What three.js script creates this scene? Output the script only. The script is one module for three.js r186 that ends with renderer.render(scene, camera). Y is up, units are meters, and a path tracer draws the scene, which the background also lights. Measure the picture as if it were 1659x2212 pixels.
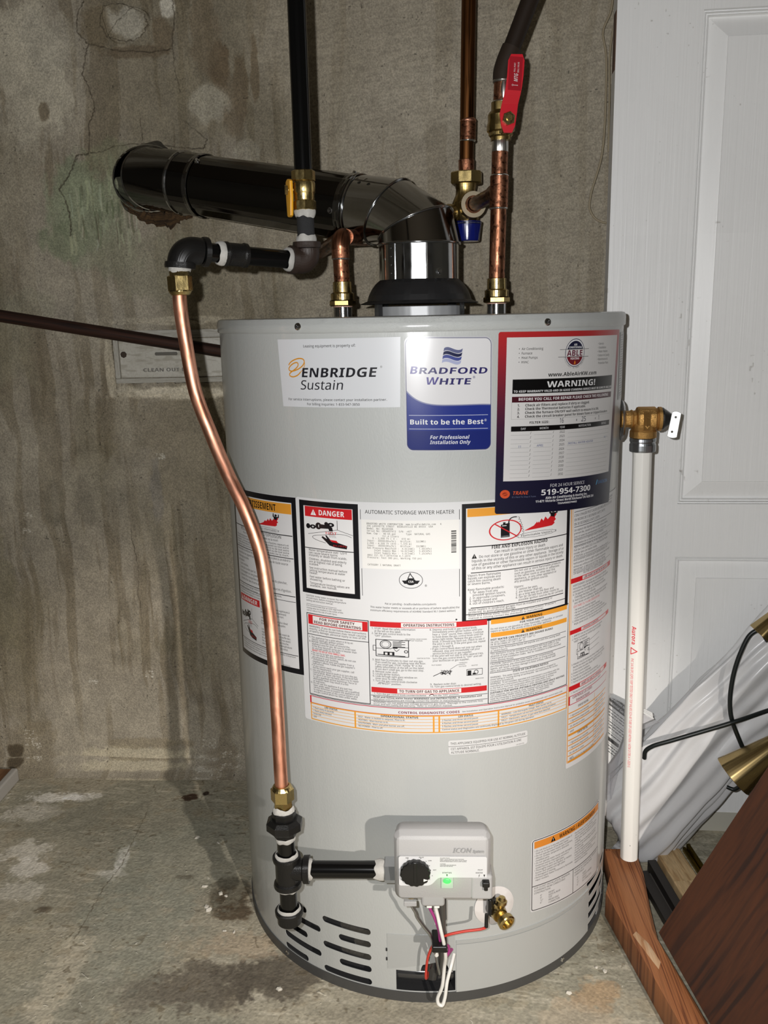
import * as THREE from 'three';
import { mergeGeometries, toCreasedNormals, mergeVertices } from 'three/addons/utils/BufferGeometryUtils.js';
import { RoundedBoxGeometry } from 'three/addons/geometries/RoundedBoxGeometry.js';
import { TextGeometry } from 'three/addons/geometries/TextGeometry.js';
import { FontLoader } from 'three/addons/loaders/FontLoader.js';
import { Brush, Evaluator, SUBTRACTION } from 'three-bvh-csg';

// ---------------------------------------------------------------- camera, lights, exposure
const scene = new THREE.Scene();
scene.background = new THREE.Color(0x000000);
const camera = new THREE.PerspectiveCamera(60.42, 1659 / 2212, 0.02, 30);
camera.position.set(0, 0.8903, 1.2771);
camera.rotation.order = 'YXZ';
camera.rotation.set(-0.2205, 0.0439, -0.0208);
const renderer = new THREE.WebGLRenderer({ antialias: true });
renderer.toneMapping = THREE.LinearToneMapping;
renderer.toneMappingExposure = 1.0;
renderer.shadowMap.enabled = true;
renderer.shadowMap.type = THREE.PCFSoftShadowMap;

// the flash of the phone that took the picture, a few centimetres beside its lens
const flash = new THREE.PointLight(0xffffff, 3.05, 0, 2);
flash.name = 'phone_flash';
flash.position.set(-0.034, 0.913, 1.279);
flash.castShadow = true; flash.shadow.radius = 0.25; flash.shadow.mapSize.set(2048, 2048);
scene.add(flash);
// a work lamp on a stand behind the photographer's right side, aimed low
const LAMP = new THREE.Vector3(0.663, 1.06, 2.0), AIM = new THREE.Vector3(-0.048, 0.008, 0.24);
const work = new THREE.SpotLight(0xfff6ec, 8.8, 0, 0.334, 0.3, 2);
work.name = 'work_lamp_beam';
work.position.copy(LAMP); work.target.position.copy(AIM);
work.castShadow = true; work.shadow.radius = 0.6; work.shadow.mapSize.set(2048, 2048);
scene.add(work, work.target);

// ---------------------------------------------------------------- helpers
const V = (x, y, z) => new THREE.Vector3(x, y, z), v3 = (p) => V(p[0], p[1], p[2]);
const UP = V(0, 1, 0), PI = Math.PI, R = 0.28, D2R = PI / 180;
const taken = new Map(), bases = new Map();
function numbered(name) { const n = taken.get(name) ?? 0; taken.set(name, n + 1); return n ? name + '_' + String(n).padStart(3, '0') : name; }
function thing(name, label, category, base = [0, 0, 0], group) {
  const g = new THREE.Group(); g.name = numbered(name); g.position.set(...base); scene.add(g);
  g.userData = { label, category }; if (group) g.userData.group = group;
  bases.set(g, base); return g;
}
function part(name, geo, mat, parent, label) {          // geometry is given in room coordinates
  let root = parent; while (root.parent && root.parent !== scene) root = root.parent;
  const b = bases.get(root) ?? [0, 0, 0];
  geo.translate(-b[0], -b[1], -b[2]);
  const m = new THREE.Mesh(geo, mat); m.name = name; m.castShadow = m.receiveShadow = true; parent.add(m);
  if (label) m.userData.label = label;
  return m;
}
function struct(name, geo, mat, label) {
  const m = new THREE.Mesh(geo, mat); m.name = name; m.castShadow = m.receiveShadow = true; scene.add(m);
  m.userData = { kind: 'structure' }; if (label) m.userData.label = label; bases.set(m, [0, 0, 0]); return m;
}
let seed = 7;
const rnd = () => { seed = (seed + 0x6d2b79f5) | 0; let t = Math.imul(seed ^ (seed >>> 15), 1 | seed); t = (t + Math.imul(t ^ (t >>> 7), 61 | t)) ^ t; return ((t ^ (t >>> 14)) >>> 0) / 4294967296; };
const rr = (a, b) => a + (b - a) * rnd();
const crease = (g, a = 0.6) => toCreasedNormals(g, a);
const put = (g, a, dir) => { g.applyQuaternion(new THREE.Quaternion().setFromUnitVectors(UP, dir.clone().normalize())); g.translate(a.x, a.y, a.z); return g; };
function rod(a, b, r, seg = 32) { a = v3(a); b = v3(b); const d = b.clone().sub(a), L = d.length(); const g = new THREE.CylinderGeometry(r, r, L, seg, 1); g.translate(0, L / 2, 0); return put(g, a, d); }
function lathe(prof, a, dir, seg = 48, ang = 0.5) { return put(crease(new THREE.LatheGeometry(prof.map(([r, y]) => new THREE.Vector2(Math.max(r, 1e-5), y)), seg), ang), v3(a), v3(dir)); }
function hex(a, dir, len, r, ch = 0.08, sides = 6, turn = 0) {
  const c = r * ch;
  let g = new THREE.LatheGeometry([[0, 0], [r - c, 0], [r, c * 0.8], [r, len - c * 0.8], [r - c, len], [0, len]].map(([q, y]) => new THREE.Vector2(Math.max(q, 1e-5), y)), sides);
  g = g.toNonIndexed(); g.computeVertexNormals(); g.rotateY(turn); return put(g, v3(a), v3(dir));
}
function tube(pts, r, seg = 80, rad = 14) { return new THREE.TubeGeometry(new THREE.CatmullRomCurve3(pts.map(v3), false, 'centripetal'), seg, r, rad); }
function sweep(pts, radii, rad = 48) {                  // rings of given radius square to the path
  const n = pts.length, T = pts.map((p, i) => pts[Math.min(n - 1, i + 1)].clone().sub(pts[Math.max(0, i - 1)]).normalize());
  let N = V(0, 0, 1); if (Math.abs(N.dot(T[0])) > 0.9) N = V(1, 0, 0);
  const P = [], U = [], I = []; let along = 0;
  for (let i = 0; i < n; i++) {
    N.sub(T[i].clone().multiplyScalar(N.dot(T[i]))).normalize();
    const B = T[i].clone().cross(N); if (i) along += pts[i].distanceTo(pts[i - 1]);
    for (let k = 0; k <= rad; k++) {
      const a = k / rad * 2 * PI, r = typeof radii[i] === 'function' ? radii[i](a) : radii[i];
      const q = pts[i].clone().addScaledVector(N, Math.cos(a) * r).addScaledVector(B, Math.sin(a) * r);
      P.push(q.x, q.y, q.z); U.push(k / rad, along);
    }
  }
  const w = rad + 1;
  for (let i = 0; i < n - 1; i++) for (let k = 0; k < rad; k++) { const a = i * w + k; I.push(a, a + 1, a + w, a + 1, a + w + 1, a + w); }
  const g = new THREE.BufferGeometry();
  g.setAttribute('position', new THREE.Float32BufferAttribute(P, 3)); g.setAttribute('uv', new THREE.Float32BufferAttribute(U, 2)); g.setIndex(I); g.computeVertexNormals();
  return g;
}
function box(x0, x1, y0, y1, z0, z1, r = 0) {
  const g = r ? new RoundedBoxGeometry(x1 - x0, y1 - y0, z1 - z0, 3, r) : new THREE.BoxGeometry(x1 - x0, y1 - y0, z1 - z0);
  g.translate((x0 + x1) / 2, (y0 + y1) / 2, (z0 + z1) / 2); return g;
}
const uvWorld = (g, ax, ay, sx = 1, sy = 1, ox = 0, oy = 0) => {   // planar uv in metres
  const p = g.attributes.position, u = new Float32Array(p.count * 2);
  for (let i = 0; i < p.count; i++) { u[2 * i] = (p.getComponent(i, ax) - ox) / sx; u[2 * i + 1] = (p.getComponent(i, ay) - oy) / sy; }
  g.setAttribute('uv', new THREE.BufferAttribute(u, 2)); return g;
};
const merge = (list) => mergeGeometries(list.map((g) => { const q = g.index ? g.toNonIndexed() : g; for (const k of Object.keys(q.attributes)) if (!['position', 'normal', 'uv'].includes(k)) q.deleteAttribute(k); return q; }));

// value noise
const NT = new Float32Array(65536); for (let i = 0; i < 65536; i++) NT[i] = rnd();
function noise(x, y) {
  const xi = Math.floor(x), yi = Math.floor(y), fx = x - xi, fy = y - yi, sx = fx * fx * (3 - 2 * fx), sy = fy * fy * (3 - 2 * fy);
  const a = (xi & 255) | ((yi & 255) << 8), b = ((xi + 1) & 255) | ((yi & 255) << 8), c = (xi & 255) | (((yi + 1) & 255) << 8), d = ((xi + 1) & 255) | (((yi + 1) & 255) << 8);
  return (NT[a] * (1 - sx) + NT[b] * sx) * (1 - sy) + (NT[c] * (1 - sx) + NT[d] * sx) * sy;
}
function fbm(x, y, o = 4) { let s = 0, a = 0.5, t = 0; for (let i = 0; i < o; i++) { s += a * noise(x, y); t += a; a *= 0.5; x = x * 2.03 + 17.1; y = y * 2.03 + 5.7; } return s / t; }
const sstep = (a, b, x) => { const t = Math.min(1, Math.max(0, (x - a) / (b - a))); return t * t * (3 - 2 * t); };
const mix = (a, b, t) => a + (b - a) * t;

function canvas(w, h, bg) { const c = document.createElement('canvas'); c.width = w; c.height = h; const x = c.getContext('2d'); if (bg) { x.fillStyle = bg; x.fillRect(0, 0, w, h); } return x; }
function tex(ctx, wrap, srgb = true) {
  const t = new THREE.CanvasTexture(ctx.canvas); t.magFilter = THREE.LinearFilter; if (srgb) t.colorSpace = THREE.SRGBColorSpace;
  if (wrap) t.wrapS = t.wrapT = wrap; return t;
}
function pixelTex(w, h, f, wrap = THREE.RepeatWrapping, srgb = true) {
  const ctx = canvas(w, h), im = ctx.createImageData(w, h), d = im.data;
  for (let y = 0, i = 0; y < h; y++) for (let x = 0; x < w; x++, i += 4) { const c = f(x, y); d[i] = c[0]; d[i + 1] = c[1]; d[i + 2] = c[2]; d[i + 3] = 255; }
  ctx.putImageData(im, 0, 0); return { ctx, tex: () => tex(ctx, wrap, srgb) };
}
// text: b bold, a align, c colour, w exact width, mw greatest width, it slant, f family
function T(x, s, px, py, size, o = {}) {
  x.save(); x.fillStyle = o.c ?? '#111'; x.font = (o.b ? 'bold ' : '') + size + 'px ' + (o.f ?? 'sans-serif'); x.textBaseline = 'alphabetic';
  const w = x.measureText(s).width, k = o.w ? o.w / w : o.mw && w > o.mw ? o.mw / w : 1;
  x.translate(px, py); if (o.rot) x.rotate(o.rot); if (o.it) x.transform(1, 0, -0.2, 1, 0, 0); x.scale(k, 1);
  x.fillText(s, o.a === 'c' ? -w / 2 : o.a === 'r' ? -w : 0, 0); x.restore();
}
const para = (x, lines, px, py, lh, size, o = {}) => lines.forEach((s, i) => s && T(x, s, px, py + i * lh, size, o));
const rect = (x, c, a, b, w, h) => { x.fillStyle = c; x.fillRect(a, b, w, h); };
const frame = (x, c, lw, a, b, w, h) => { x.strokeStyle = c; x.lineWidth = lw; x.strokeRect(a, b, w, h); };
const poly = (x, pts, fill, stroke, lw = 2, close = true) => { x.beginPath(); pts.forEach(([a, b], i) => (i ? x.lineTo(a, b) : x.moveTo(a, b))); if (close) x.closePath(); if (fill) { x.fillStyle = fill; x.fill(); } if (stroke) { x.strokeStyle = stroke; x.lineWidth = lw; x.lineJoin = 'round'; x.stroke(); } };
const oval = (x, a, b, ra, rb, fill, stroke, lw = 2, t0 = 0, t1 = 2 * PI) => { x.beginPath(); x.ellipse(a, b, ra, rb, 0, t0, t1); if (fill) { x.fillStyle = fill; x.fill(); } if (stroke) { x.strokeStyle = stroke; x.lineWidth = lw; x.stroke(); } };
const line = (x, c, lw, ...p) => poly(x, p, null, c, lw, false);
const warnTri = (x, a, b, s, c1 = '#111', c2 = '#fff') => { poly(x, [[a, b], [a + s, b], [a + s / 2, b - s * 0.9]], c1); rect(x, c2, a + s * 0.46, b - s * 0.6, s * 0.08, s * 0.34); rect(x, c2, a + s * 0.46, b - s * 0.18, s * 0.08, s * 0.09); };

const font = await new FontLoader().loadAsync('fonts/droid/droid_sans_bold.typeface.json'), thin = await new FontLoader().loadAsync('fonts/droid/droid_sans_regular.typeface.json');
// ---------------------------------------------------------------- materials
const std = (c, rough, metal = 0, more = {}) => { const m = new THREE.MeshPhysicalMaterial({ roughness: rough, metalness: metal, side: THREE.DoubleSide, ...more }); m.color.setRGB(...c); return m; };
const grainTex = pixelTex(512, 512, (x, y) => { const v = 90 + 165 * fbm(x / 6, y / 6, 3); return [v, v, v]; }, THREE.RepeatWrapping, false).tex();
const rep = (t, a, b) => { const q = t.clone(); q.repeat.set(a, b); q.wrapS = q.wrapT = THREE.MirroredRepeatWrapping; return q; };
const patina = (c0, c1, c2, sx, sy, o) => pixelTex(512, 512, (x, y) => { const n = fbm(x / sx, y / sy, 4), m = sstep(0.5, 0.72, fbm(x / sx * 2 + 40, y / sy * 2, 3)), k = sstep(0.62, 0.7, noise(x / 5, y / 26)); return [0, 1, 2].map((i) => mix(mix(c0[i], c1[i], n), c2[i], Math.max(m * o, k * o * 0.28))); }).tex();
const wear = (sx, sy) => pixelTex(512, 512, (x, y) => { const v = 255 * mix(0.45, 1, fbm(x / sx, y / sy, 4)); return [v, v, v]; }, THREE.RepeatWrapping, false).tex();
const wear1 = wear(20, 60);
const copperNew = std([1, 1, 1], 0.62, 1, { map: patina([238, 184, 156], [222, 154, 126], [150, 92, 68], 60, 120, 0.5), roughnessMap: wear1 });
const copperOld = std([1, 1, 1], 0.55, 1, { map: patina([196, 138, 108], [146, 96, 70], [70, 44, 32], 50, 60, 0.75), roughnessMap: wear1 });
const copperDark = std([1, 1, 1], 0.6, 1, { map: patina([142, 96, 56], [100, 62, 34], [46, 26, 14], 50, 80, 0.8), roughnessMap: wear1 });
const pipeDirty = std([1, 1, 1], 0.7, 0.35, { map: patina([70, 42, 30], [50, 28, 20], [30, 18, 14], 50, 50, 0.8) });
const solder = std([0.72, 0.7, 0.66], 0.3, 1);
const brass = std([0.55, 0.42, 0.18], 0.36, 1, { roughnessMap: wear1, bumpMap: rep(grainTex, 2, 1), bumpScale: 0.00005 });
const brassDull = std([0.40, 0.29, 0.11], 0.42, 1, { roughnessMap: wear1 });
const bronze = std([0.52, 0.30, 0.10], 0.5, 1, { bumpMap: rep(grainTex, 3, 2), bumpScale: 0.0006 });
const galv = std([0.52, 0.53, 0.54], 0.2, 1, { roughnessMap: wear(8, 40) });
const galvDark = std([0.34, 0.34, 0.34], 0.16, 1, { roughnessMap: wear(14, 30) });
const ductMat = std([0.12, 0.118, 0.115], 0.12, 1, { roughnessMap: wear(60, 10) });
const zinc = std([0.45, 0.47, 0.49], 0.3, 1);
const chrome = std([0.7, 0.71, 0.72], 0.15, 1);
const blackPipe = std([0.003, 0.003, 0.003], 0.15, 0, { specularIntensity: 0.8 });
const malleable = std([0.008, 0.0076, 0.0072], 0.34, 0, { specularIntensity: 0.75, bumpMap: rep(grainTex, 2, 1), bumpScale: 0.0003 });
const rustyIron = std([0.03, 0.018, 0.013], 0.5, 0, { bumpMap: rep(grainTex, 2, 1), bumpScale: 0.0004 });
const pipeDope = std([0.75, 0.73, 0.68], 0.6, 0, { bumpMap: rep(grainTex, 4, 1), bumpScale: 0.0012 });
const blackMetal = std([0.016, 0.016, 0.017], 0.42);
const blackPlastic = std([0.008, 0.008, 0.008], 0.3);
const whitePlastic = std([0.8, 0.79, 0.75], 0.4);
const yellow = std([0.75, 0.36, 0.02], 0.4);
const redVinyl = std([0.62, 0.012, 0.025], 0.35, 0, { clearcoat: 0.3, clearcoatRoughness: 0.2 });
const blueCap = std([0.006, 0.012, 0.16], 0.18, 0, { clearcoat: 0.5, clearcoatRoughness: 0.1 });
const orange = pixelTex(512, 512, (x, y) => { const v = 255 * fbm(x / 4, y / 4, 2); return [v, v, v]; }, THREE.RepeatWrapping, false).tex();
const jacketPaint = std([0.44, 0.452, 0.44], 0.5, 0, { clearcoat: 0.55, clearcoatRoughness: 0.14, bumpMap: rep(orange, 12, 6), bumpScale: 0.00012 });
const sheetGrey = std([0.09, 0.09, 0.088], 0.5, 0.4);
const sticker = (ctx, gloss = 0.35) => std([0.72, 0.72, 0.725], gloss, 0, { map: tex(ctx, THREE.ClampToEdgeWrapping), clearcoat: 0.15, clearcoatRoughness: 0.2 });

// ---------------------------------------------------------------- concrete wall
const WX = -0.95, WS = 1.6, WN = 2048;                 // the texture covers 1.6 m from x = -0.95 m, from the floor up
const wallZ = -0.335;
const blobs = [
  [-0.46, 0.758, 0.115, 0.014, [222, 212, 190], 0.85], [-0.566, 0.81, 0.009, 0.06, [206, 196, 174], 0.7], [-0.45, 0.888, 0.12, 0.008, [196, 186, 164], 0.6],
                                          // x, y, rx, ry, colour, weight: stains, washes of cement and one painted shade, where the photograph has them
  [-0.66, 1.30, 0.07, 0.13, [202, 194, 174], 0.85], [-0.59, 1.09, 0.045, 0.055, [176, 182, 152], 0.6], [-0.70, 1.12, 0.05, 0.20, [176, 168, 150], 0.5], [-0.62, 1.36, 0.06, 0.05, [188, 181, 164], 0.6],
  [-0.489, 1.38, 0.034, 0.03, [190, 184, 168], 0.9], [-0.545, 1.37, 0.03, 0.035, [120, 108, 86], 0.7], [-0.425, 1.36, 0.02, 0.03, [126, 112, 90], 0.8], [-0.418, 1.40, 0.012, 0.018, [226, 220, 204], 0.9],
  [-0.48, 1.335, 0.06, 0.012, [112, 98, 78], 0.7],
  [-0.60, 1.10, 0.075, 0.085, [142, 150, 122], 0.75], [-0.63, 1.03, 0.05, 0.03, [132, 140, 112], 0.7], [-0.56, 1.02, 0.07, 0.05, [150, 152, 128], 0.55], [-0.545, 1.165, 0.05, 0.03, [140, 142, 112], 0.5],
  [-0.645, 1.246, 0.011, 0.022, [120, 108, 88], 0.8], [-0.335, 1.31, 0.016, 0.04, [112, 96, 74], 0.85], [-0.30, 1.28, 0.012, 0.06, [118, 104, 82], 0.85], [-0.275, 1.30, 0.008, 0.05, [116, 102, 80], 0.75],
  [-0.315, 1.24, 0.02, 0.05, [130, 116, 94], 0.7], [-0.36, 1.36, 0.03, 0.06, [128, 114, 92], 0.6], [-0.40, 1.28, 0.03, 0.05, [150, 140, 116], 0.4],
  [-0.36, 1.25, 0.035, 0.03, [196, 190, 172], 0.6], [-0.30, 1.17, 0.03, 0.02, [192, 186, 168], 0.4],
  [-0.77, 0.85, 0.06, 0.10, [150, 144, 122], 0.5], [-0.70, 0.92, 0.05, 0.03, [158, 154, 132], 0.4], [-0.47, 0.98, 0.10, 0.06, [146, 142, 120], 0.5],
  [-0.50, 0.70, 0.10, 0.06, [146, 136, 116], 0.6], [-0.45, 0.64, 0.06, 0.08, [150, 140, 120], 0.5], [-0.62, 0.60, 0.06, 0.06, [160, 152, 132], 0.5],
  [-0.55, 0.56, 0.05, 0.12, [158, 150, 134], 0.45], [-0.70, 0.56, 0.02, 0.05, [136, 128, 110], 0.6], [-0.64, 0.55, 0.018, 0.05, [140, 132, 116], 0.6], [-0.50, 0.57, 0.012, 0.07, [140, 134, 124], 0.7],
  [-0.80, 0.22, 0.05, 0.16, [132, 122, 98], 0.35], [-0.80, 0.04, 0.06, 0.06, [132, 120, 96], 0.45], [-0.835, 0.035, 0.02, 0.02, [70, 58, 40], 0.7], [-0.83, 0.38, 0.035, 0.13, [134, 126, 100], 0.5],  // broad dark blob at lower left paints the shade beside the lamp pool
  [-0.60, 0.03, 0.14, 0.02, [214, 204, 176], 0.6], [-0.56, 0.055, 0.09, 0.012, [150, 138, 114], 0.6], [-0.44, 0.02, 0.03, 0.012, [220, 214, 198], 0.6],
  [-0.41, 0.03, 0.04, 0.02, [150, 138, 118], 0.6], [-0.55, 0.72, 0.02, 0.05, [168, 160, 142], 0.5],
  [0.24, 1.12, 0.06, 0.24, [160, 152, 134], 0.35], [0.02, 1.25, 0.1, 0.06, [190, 181, 163], 0.35], [-0.12, 1.20, 0.03, 0.1, [162, 154, 136], 0.4], [0.18, 1.34, 0.05, 0.05, [186, 178, 160], 0.3],
];
const wallHeight = new Float32Array(WN * WN);
const wallPix = pixelTex(WN, WN, (px, py) => {
  const x = WX + (px + 0.5) / WN * WS, y = WS - (py + 0.5) / WN * WS;
  const wx = x + 0.02 * (fbm(x * 9, y * 9, 3) - 0.5), wy = y + 0.05 * (fbm(x * 7 + 9, y * 7, 3) - 0.5);
  const big = fbm(wx * 5 + 3, wy * 3.2, 5), drip = fbm(wx * 42, wy * 3.4 + 20, 4), drip2 = fbm(wx * 90 + 7, wy * 7, 3), fine = fbm(x * 620, y * 560, 2), mid = fbm(x * 46, y * 46, 4), brush = fbm(x * 40 + y * 60, y * 330 - x * 60, 2);
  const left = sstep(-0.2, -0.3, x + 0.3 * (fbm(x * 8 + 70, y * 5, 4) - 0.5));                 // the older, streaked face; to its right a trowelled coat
  let c = [161, 152, 135];
  const dark = sstep(0.52, 0.61, drip) * mix(0.22, 0.52, left), pale = sstep(0.52, 0.36, big) * mix(0.1, 0.34, left), stain = sstep(0.52, 0.68, big) * mix(0.12, 0.5, left);
  c = c.map((v, i) => mix(v, [118, 106, 84][i], dark)); c = c.map((v, i) => mix(v, [190, 182, 164][i], pale)); c = c.map((v, i) => mix(v, [128, 119, 96][i], stain));
  c = c.map((v, i) => mix(v, [104, 92, 72][i], sstep(0.6, 0.72, drip2) * mix(0.1, 0.32, left) * sstep(0.35, 0.6, big)));
  const warp = 0.75 * (fbm(x * 34, y * 22, 4) - 0.5) + 0.35 * (fbm(x * 110 + 4, y * 60, 3) - 0.5);
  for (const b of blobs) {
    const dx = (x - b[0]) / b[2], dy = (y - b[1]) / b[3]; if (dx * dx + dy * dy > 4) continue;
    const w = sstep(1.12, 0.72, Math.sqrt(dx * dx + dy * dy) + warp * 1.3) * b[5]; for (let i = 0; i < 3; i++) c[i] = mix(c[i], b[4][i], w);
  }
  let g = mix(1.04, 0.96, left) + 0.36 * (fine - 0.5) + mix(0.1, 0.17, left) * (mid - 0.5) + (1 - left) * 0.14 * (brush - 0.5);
  const pit = sstep(0.9, 0.95, noise(x * 330 + 50, y * 300)) * sstep(0.62, 0.8, noise(x * 37, y * 35)); g *= 1 - 0.3 * pit;
  wallHeight[py * WN + px] = 0.5 + 0.34 * (mid - 0.5) + 0.26 * (fine - 0.5) + 0.4 * (fbm(x * 14, y * 14, 3) - 0.5) + (1 - left) * 0.22 * (brush - 0.5) - 0.4 * pit - 0.12 * dark;
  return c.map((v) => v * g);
}, THREE.MirroredRepeatWrapping);
const bumpPix = pixelTex(WN, WN, (px, py) => { const v = 255 * wallHeight[py * WN + px]; return [v, v, v]; }, THREE.MirroredRepeatWrapping, false);
{
  const P = ([x, y]) => [(x - WX) / WS * WN, (WS - y) / WS * WN];
  const crack = (pts, w) => {
    const q = []; for (let i = 0; i < pts.length - 1; i++) for (let k = 0; k < 9; k++) { const t = k / 9; q.push(P([mix(pts[i][0], pts[i + 1][0], t) + rr(-1, 1) * 0.0018, mix(pts[i][1], pts[i + 1][1], t) + rr(-1, 1) * 0.0012])); }
    q.push(P(pts[pts.length - 1]));
    for (let i = 0; i < q.length - 1; i++) { const lw = w * rr(0.35, 1.1); line(wallPix.ctx, `rgba(62,54,42,${rr(0.35, 0.75)})`, lw, q[i], q[i + 1]); line(bumpPix.ctx, 'rgb(0,0,0)', lw * 1.3, q[i], q[i + 1]); }
  };
  crack([[-0.558, 1.35], [-0.566, 1.328], [-0.572, 1.303], [-0.563, 1.281], [-0.555, 1.252], [-0.559, 1.24], [-0.567, 1.227], [-0.574, 1.175]], 2.6);
  crack([[-0.574, 1.175], [-0.595, 1.173], [-0.602, 1.158], [-0.615, 1.136], [-0.631, 1.118], [-0.62, 1.093], [-0.615, 1.058], [-0.621, 1.038]], 3.2);
  crack([[-0.574, 1.175], [-0.545, 1.179], [-0.528, 1.187], [-0.475, 1.189], [-0.415, 1.181], [-0.371, 1.177], [-0.364, 1.193], [-0.4, 1.223]], 1.8);
  crack([[-0.477, 1.193], [-0.478, 1.23]], 1.5); crack([[-0.527, 1.408], [-0.489, 1.409], [-0.457, 1.393], [-0.452, 1.375], [-0.467, 1.358], [-0.49, 1.35], [-0.523, 1.359], [-0.535, 1.381], [-0.527, 1.408]], 1.7);
  crack([[-0.408, 1.412], [-0.408, 1.391], [-0.414, 1.338], [-0.448, 1.334], [-0.511, 1.339], [-0.558, 1.35], [-0.574, 1.368], [-0.573, 1.397], [-0.559, 1.417]], 2.4);
  crack([[-0.523, 1.36], [-0.50, 1.385], [-0.475, 1.405]], 1.2); crack([[-0.414, 1.338], [-0.412, 1.30], [-0.405, 1.27]], 1.2);
  crack([[-0.558, 0.50], [-0.548, 0.42], [-0.552, 0.38], [-0.55, 0.31]], 1.1);
  for (let i = 0; i < 44; i++) { const x = -0.625 + 0.13 * rnd(), y = 1.03 + 0.12 * rnd(), l = rr(0.01, 0.05), a = P([x, y]), b = P([x + rr(-0.004, 0.002), y - l]); line(wallPix.ctx, `rgba(${188 + 24 * rnd() | 0},${194 + 20 * rnd() | 0},${166 + 20 * rnd() | 0},${rr(0.12, 0.4)})`, rr(2, 8), a, [mix(a[0], b[0], 0.5) + rr(-4, 4), mix(a[1], b[1], 0.5)], b); }
  for (let i = 0; i < 34; i++) {                        // green and grey runs below the vent hole
    const x = -0.60 + 0.10 * rnd(), y = 1.05 + 0.1 * rnd(), l = rr(0.015, 0.05); const a = P([x, y]), b = P([x + rr(-0.003, 0.003), y - l]);
    line(wallPix.ctx, `rgba(${70 + 20 * rnd() | 0},${74 + 16 * rnd() | 0},${54 + 12 * rnd() | 0},${rr(0.12, 0.4)})`, rr(2, 6), a, [mix(a[0], b[0], 0.5) + rr(-3, 3), mix(a[1], b[1], 0.5)], b);
    line(bumpPix.ctx, 'rgba(0,0,0,0.35)', rr(2, 5), a, b);
  }
  for (const [x, y, s] of [[-0.798, 0.076, 9], [-0.80, 0.06, 8], [-0.79, 0.05, 6], [-0.435, 0.056, 9], [-0.40, 0.03, 7], [-0.38, 0.025, 7], [-0.42, 0.012, 9], [-0.44, 0.012, 10], [-0.489, 0.641, 5], [-0.546, 0.206, 6], [-0.659, 0.191, 6], [-0.755, 0.53, 6], [-0.76, 0.50, 5]])
    for (let k = 0; k < 26; k++) { const [a, b] = P([x, y]); rect(wallPix.ctx, `rgba(232,228,216,${rr(0.15, 0.6)})`, a + rr(-2, 2) * s, b + rr(-1.4, 1.4) * s, rr(1, 5), rr(1, 4)); }
}
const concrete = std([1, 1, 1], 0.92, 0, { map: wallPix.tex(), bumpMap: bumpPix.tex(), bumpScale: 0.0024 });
const VENT = V(-0.466, 1.1305, wallZ);                   // where the vent enters the wall
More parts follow.
